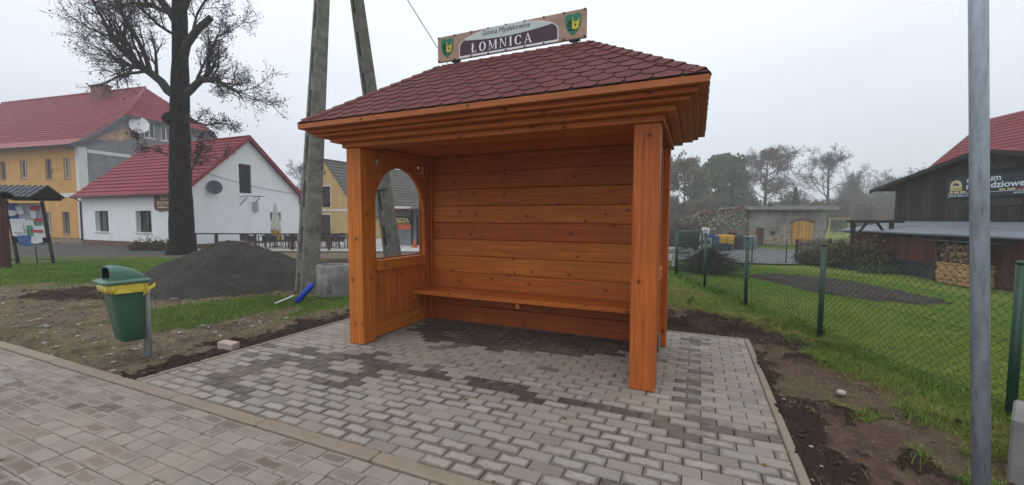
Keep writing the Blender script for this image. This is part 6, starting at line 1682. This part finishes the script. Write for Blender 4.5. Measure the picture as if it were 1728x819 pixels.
free_tree(24, 'birch_tree', 'loose tan leaved tree close beside the shelter roof corner', (20.4, 50, -.85), 8.9, .2, 3.5, 14, M['bark_grey'], M['leaf_tan'], .20, G1, .10, leaf=2, leafp=.8)
free_tree(26, 'young_tree', 'thin bare grey tree rising behind the barn roof', (63, 70, -.85), 9.3, .2, 3.2, 11, M['bark_grey'], M['leaf_dead'], .10, G1, .3, leaf=1, leafp=.3)
free_tree(29, 'ash_tree', 'faint bare tree far behind the white house and the pole', (-39, 78, -.49), 11.5, .3, 4.6, 12, M['bark_grey'], M['leaf_dead'], .12, G1, .2, leaf=1, leafp=.4)
def spruce(seed, label, loc, H, W_):
    rg = random.Random(seed); L = []
    for i in range(2600):
        t = rg.random()**1.3; r = W_*(1-t)*(.35+.65*abs(math.sin(t*26)))*rg.random()**.5; a = rg.uniform(0, 6.28); L.append((r*math.cos(a), r*math.sin(a), H*(.06+.94*t)-r*.25))
    root = thing('spruce_tree', label, 'tree', loc); b = MB(); b.tube([(0, 0, -.1), (0, 0, H*.97)], [.14, .02], 7); b.build('trunk', M['bark_grey'], root)
    rn = np.random.default_rng(seed); V, F = leafmesh(np.array(L), .3, rn); npmesh('crown', V, F, M['leaf_dark'], root, None, False, {'rnd': rn.random(len(F))})
spruce(1, 'small dark pointed spruce left of the brown oak trunk', (37.8, 72, -.85), 7.8, 1.2); spruce(2, 'small dark spruce between the brown oak and the bare tree', (48.6, 72, -.85), 7.6, 1.6); spruce(3, 'low dark spruce at the foot of the brown oak', (41.8, 68, -.85), 4.6, 1.4)
def bush(seed, name, label, loc, rx, ry, H, nst, leafmat, lsize, nl, mat=None, droop=-.05):
    T = Tree(seed); rg = T.r
    for i in range(nst):
        a = rg.uniform(0, 6.28); r = math.sqrt(rg.random()); p = Vector((rx*r*math.cos(a), ry*r*math.sin(a), -.05)); d = Vector((rg.gauss(0, .45), rg.gauss(0, .45), 1)).normalized(); l = H*rg.uniform(.5, 1.15)*(1-.35*r*r); P = [p]; R = [.012]
        for k in range(5): d = (d+Vector((rg.gauss(0, .22), rg.gauss(0, .22), droop*k))).normalized(); P.append(P[-1]+d*l/5); R.append(.012*(1-.16*k))
        T.tube(P, [x*1.1 for x in R], 3)
        for k in range(1, 6):
            for _ in range(2):
                q = P[k]; dd = (d+Vector((rg.gauss(0, .8), rg.gauss(0, .8), rg.gauss(.1, .5)))).normalized()*l*.2; T.tube([q, q+dd*.5+Vector((0, 0, .02)), q+dd], [.007, .006, .004], 3)
                for _ in range(nl): T.L.append(q+dd*rg.random()+Vector((rg.gauss(0, .05), rg.gauss(0, .05), rg.gauss(0, .05))))
    root = thing(name, label, 'bush', loc); V, F = T.arrays(); npmesh('stems', V, F, mat or M['twig'], root, None, False)
    rn = np.random.default_rng(seed)
    if T.L: LV, LF = leafmesh(T.L, lsize, rn); npmesh('foliage', LV, LF, leafmat, root, None, False, {'rnd': rn.random(len(LF))})
bush(31, 'bramble_bush', 'tall tangled brown bramble thicket left of the ruined wall', (12.4, 32., -.8), 2.6, 1.2, 2.9, 330, M['leaf_bramble'], .07, 2, None, -.10)
bush(32, 'garden_shrub', 'low rounded rust brown shrub before the picket fence', (15.05, 20.5, -.82), .85, .6, .80, 260, M['leaf_autumn'], .055, 4)
bush(33, 'garden_shrub', 'dark green low shrub between the rust brown shrub and the hedge', (16.0, 19.9, -.83), .6, .5, .6, 170, M['leaf_green'], .055, 4)
bush(34, 'autumn_hedge', 'overgrown hedge with yellowing leaves under the old timber frame', (15.75, 18.95, -.84), .42, .4, 1.5, 260, M['leaf_autumn'], .075, 4)
bush(35, 'low_shrub', 'flat green shrub at the foot of the black tarpaulin', (15.6, 17.6, -.83), .9, .35, .3, 150, M['leaf_green'], .05, 4)
bush(36, 'weed_clump', 'dry weeds along the white house wall beside the tree', (-20.6, 23.9, -.49), 1.5, .4, .75, 120, M['leaf_autumn'], .06, 2)
# woodland that reads as one mass
tpl = []
wc = dict(seg=[5, 4, 3], side=[4, 3, 3], wob=[.13, .18, .22], up=[.08, .07, .03], n=[7, 6, 0], t0=[.2, .15, 0], ang=[.6, .6, .6], lr=[.5, .55, .5], rr=[.5, .5, .6], rmin=.03, leaf=1, leafp=.7, lsp=.3)
for sd_ in range(5):
    T = Tree(50+sd_); H = 1.*10; P = [Vector((T.r.gauss(0, .1), T.r.gauss(0, .1), H*.95*i/6-.2)) for i in range(7)]; T.tube(P, [.17*(1-.85*i/6) for i in range(7)], 5)
    for i in range(13):
        t = .15+.83*i/13; k = min(int(t*6), 5); p = P[k].lerp(P[k+1], t*6-k); a = i*2.4; T.limb(p, (math.cos(a), math.sin(a), .7+t), 3.6*(1.1-.6*t), .06, 0, wc)
    V, F = T.arrays(); tpl.append((V, F, np.array([tuple(q) for q in T.L])))
VV = []; FF = []; LLp = []; off = 0
rg = np.random.default_rng(77)
def wood(x, y, s, z0):
    global off
    V, F, Lq = tpl[rg.integers(5)]; a = rg.uniform(0, 6.28); c_, s_ = math.cos(a), math.sin(a); k = s*rg.uniform(.85, 1.15)
    tf = lambda Q: np.stack([(Q[:, 0]*c_-Q[:, 1]*s_)*k+x, (Q[:, 0]*s_+Q[:, 1]*c_)*k+y, Q[:, 2]*k*rg.uniform(.9, 1.1)+z0], 1)
    VV.append(tf(V)); FF.append(F+off); off += len(V); LLp.append(tf(Lq))
for i in range(150):
    y = rg.uniform(105, 165); u = rg.uniform(.30, 1.18); wood(u*y, y, 1.32*rg.uniform(.62, .95)*(.56+.50*(u > .78)+.2*(u < .36)), -1.0)
for i in range(90):
    y = rg.uniform(72, 105); u = rg.uniform(.26, 1.05); wood(u*y, y, 1.3*rg.uniform(.30, .5), -1.0)
for i in range(26):
    y = rg.uniform(95, 125); wood(rg.uniform(-.62, -.30)*y, y, rg.uniform(.7, 1.), -.6)
wo_ = npmesh('woodland', np.concatenate(VV), np.concatenate(FF), M['twig_far'], None, None, False); wo_['kind'] = 'stuff'; wo_['label'] = 'misty brown leafless woodland closing the view beyond the shed'
LP = np.concatenate(LLp); rn = np.random.default_rng(3); LV, LF = leafmesh(LP, .20, rn)
o = npmesh('woodland_leaves', LV, LF, M['leaf_bramble'], None, None, False, {'rnd': rn.random(len(LF))}); o['kind'] = 'stuff'; o['label'] = 'last brown leaves of the misty woodland'
# undergrowth as loose brown twigs
n = 26000; y = rg.uniform(72, 104, n); u = rg.uniform(.24, 1.0, n); y = np.where(u < .5, y-16, y); x = u*y; hh = 4.2*(.35+.65*fbm(x*.25, y*.25, 91))
P = np.stack([x, y, -.85+hh*rg.random(n)**.8], 1); a = rg.normal(0, 1, (n, 3)); a[:, 2] = np.abs(a[:, 2])+.6; a /= np.linalg.norm(a, axis=1)[:, None]; b_ = rg.normal(0, 1, (n, 3)); b_[:, 2] = 0; b_ /= np.linalg.norm(b_, axis=1)[:, None]
V = np.stack([P-a*.5-b_*.03, P-a*.5+b_*.03, P+a*.5], 1).reshape(-1, 3)
o = npmesh('undergrowth', V, np.arange(3*n).reshape(-1, 3), M['twig_far'], None, None, False); o['kind'] = 'stuff'; o['label'] = 'brown scrub at the foot of the woodland'

# ------------------------------------------------------------------ grass
def grass(name, label, n, x0, x1, y0, y1, fn, hgt, wid, seed, tone=(0, 1), lean=.55):
    rn = np.random.default_rng(seed); y = np.exp(rn.uniform(math.log(y0), math.log(y1), n)); x = rn.uniform(x0, x1, n)
    w = fn(x, y); k = rn.random(n) < w; x, y = x[k], y[k]; m = len(x)
    z = height(x, y)[0]; sc = np.maximum(1, y/4.5)
    cl = fbm(x*3, y*3, seed+3); h = hgt*rn.uniform(.45, 1.25, m)*(.55+.9*cl)*np.sqrt(sc); a = rn.uniform(0, 6.28, m); wd = wid*rn.uniform(.7, 1.3, m)*sc
    dx, dy = np.cos(a), np.sin(a); ln = np.abs(rn.normal(0, lean, m))*h; b = rn.uniform(0, 6.28, m); lx, ly = np.cos(b)*ln, np.sin(b)*ln
    V = np.stack([np.stack([x-dx*wd/2, y-dy*wd/2, z-.004], 1), np.stack([x+dx*wd/2, y+dy*wd/2, z-.004], 1), np.stack([x+dx*wd*.35+lx*.35, y+dy*wd*.35+ly*.35, z+h*.6], 1), np.stack([x+lx, y+ly, z+h], 1), np.stack([x-dx*wd*.35+lx*.35, y-dy*wd*.35+ly*.35, z+h*.6], 1)], 1).reshape(-1, 3)
    I = np.arange(m)[:, None]*5
    F = np.concatenate([I+np.array([[0, 1, 2, 4]]), I+np.array([[4, 2, 3, 3]])])
    F3 = np.concatenate([I+np.array([[0, 1, 2]]), I+np.array([[0, 2, 4]]), I+np.array([[4, 2, 3]])])
    t = np.clip(tone[0]+(tone[1]-tone[0])*(.5*rn.random(m)+.9*(fbm(x*1.2, y*1.2, seed+9)-.22)), 0, 1)
    o = npmesh(name, V, F3, M['blade'], None, None, False, {'rnd': np.tile(t, 3)}); o['kind'] = 'stuff'; o['label'] = label
gG = lambda x, y: gmask(x, y)[0]
def verge(x, y): g, lw, dk, rd, sx, sy = gmask(x, y); return np.where((sy > 2.06) | (sx > .9), g*(1-lw), 0)
def lawnf(x, y): g, lw, dk, rd, sx, sy = gmask(x, y); return lw
def leftg(x, y): g, lw, dk, rd, sx, sy = gmask(x, y); return np.where((sx < -4.12) & (sy > -1.6), g, 0)
grass('verge_grass', 'rough tufted grass along the green fence', 170000, .6, 4.3, 1.8, 11, verge, .042, .0038, 5, (.12, 1.15), 1.1)
grass('lawn_grass', 'short bright grass of the fenced lawn', 190000, 3.6, 13, 2.4, 16, lawnf, .028, .0050, 6, (.22, .80), .75)
grass('meadow_grass', 'short green grass in front of the tree and the gravel heap', 170000, -17, -1.2, 4.6, 19, leftg, .040, .0050, 7, (.05, .85), .6)
def edgef(x, y): return np.exp(-((x-np.interp(y, [2.95, 10.4], [3.62, 4.08]))/.14)**2)*.9
grass('fence_weeds', 'longer weeds growing along the foot of the green fence', 22000, 3.2, 4.4, 2.2, 10.4, edgef, .085, .005, 8, (.0, .6), .75)
# straw and dry blades trodden into the bare soil
def strawf(x, y): g, lw, dk, rd, sx, sy = gmask(x, y); return np.where((sy > 2.06) | (sx > .9), (1-g)*(1-lw)*np.clip(fbm(x*2.2, y*2.2, 44)*2.6-.9, 0.03, 1), 0)
grass('dry_straw', 'dry straw blades trodden into the soil beside the paving', 20000, .9, 3.7, 1.75, 7.5, strawf, .022, .0034, 9, (.45, 1.35), 2.2)
def straw2(x, y): g, lw, dk, rd, sx, sy = gmask(x, y); return np.where((sx < -4.2) & (sy > -1.6), (1-g)*(1-dk)*np.clip(fbm(x*1.6, y*1.6, 45)*2.4-.85, 0.02, 1), 0)
grass('dry_stubble', 'thin dry stubble on the bare ground behind the litter bin', 60000, -11, -2.6, 3.6, 8.8, straw2, .026, .0036, 10, (.35, 1.3), 1.8)
# a few fallen leaves
def leaf_pts():
    out = []
    while len(out) < 150:
        x, y = NP.uniform(-9, 3.6), math.exp(NP.uniform(math.log(1.9), math.log(9)))
        sx, sy = w2s(x, y)
        if -3.1 < sx < 0 and 0 < sy < 1.6: continue
        pav = (-4.06 < sx < .82 and -1.55 < sy < 2.0) or sy < -1.66
        if pav and NP.random() > .22: continue
        z = .006 if pav else float(height(np.array([x]), np.array([y]))[0][0])+.012
        if sy < -1.66: z = -.005
        out.append((x, y, z))
    return np.array(out)
P = leaf_pts(); n = len(P); a = NP.uniform(0, 6.28, n); s = NP.uniform(.012, .026, n)
u_ = np.stack([np.cos(a), np.sin(a), NP.normal(0, .15, n)], 1)*s[:, None]; w_ = np.stack([-np.sin(a), np.cos(a), NP.normal(0, .2, n)], 1)*s[:, None]*.6
V = np.stack([P-u_, P+w_*.8-u_*.3, P+w_+u_*.3, P+u_*1.1+np.array([0, 0, .004]), P-w_+u_*.3, P-w_*.8-u_*.3], 1).reshape(-1, 3); I = np.arange(n)[:, None]*6
F = np.concatenate([I+np.array([[0, 1, 2, 5]]), I+np.array([[5, 2, 3, 4]])])
o = npmesh('fallen_leaves', V, F, M['leaf_autumn'], None, None, False, {'rnd': np.tile(.55+.45*NP.random(n), 2)}); o['kind'] = 'stuff'; o['label'] = 'few small fallen leaves on the soil, grass and paving'
# ------------------------------------------------------------------ view
vs = SC.view_settings; vs.view_transform = 'Standard'; vs.look = 'None'; vs.exposure = 0; vs.gamma = 1; vs.use_curve_mapping = False
SC.cycles.use_denoising = True; SC.cycles.volume_bounces = 2; SC.cycles.max_bounces = 8; SC.cycles.diffuse_bounces = 4
SC.cycles.volume_max_steps = 64
SC.render.engine = 'CYCLES'
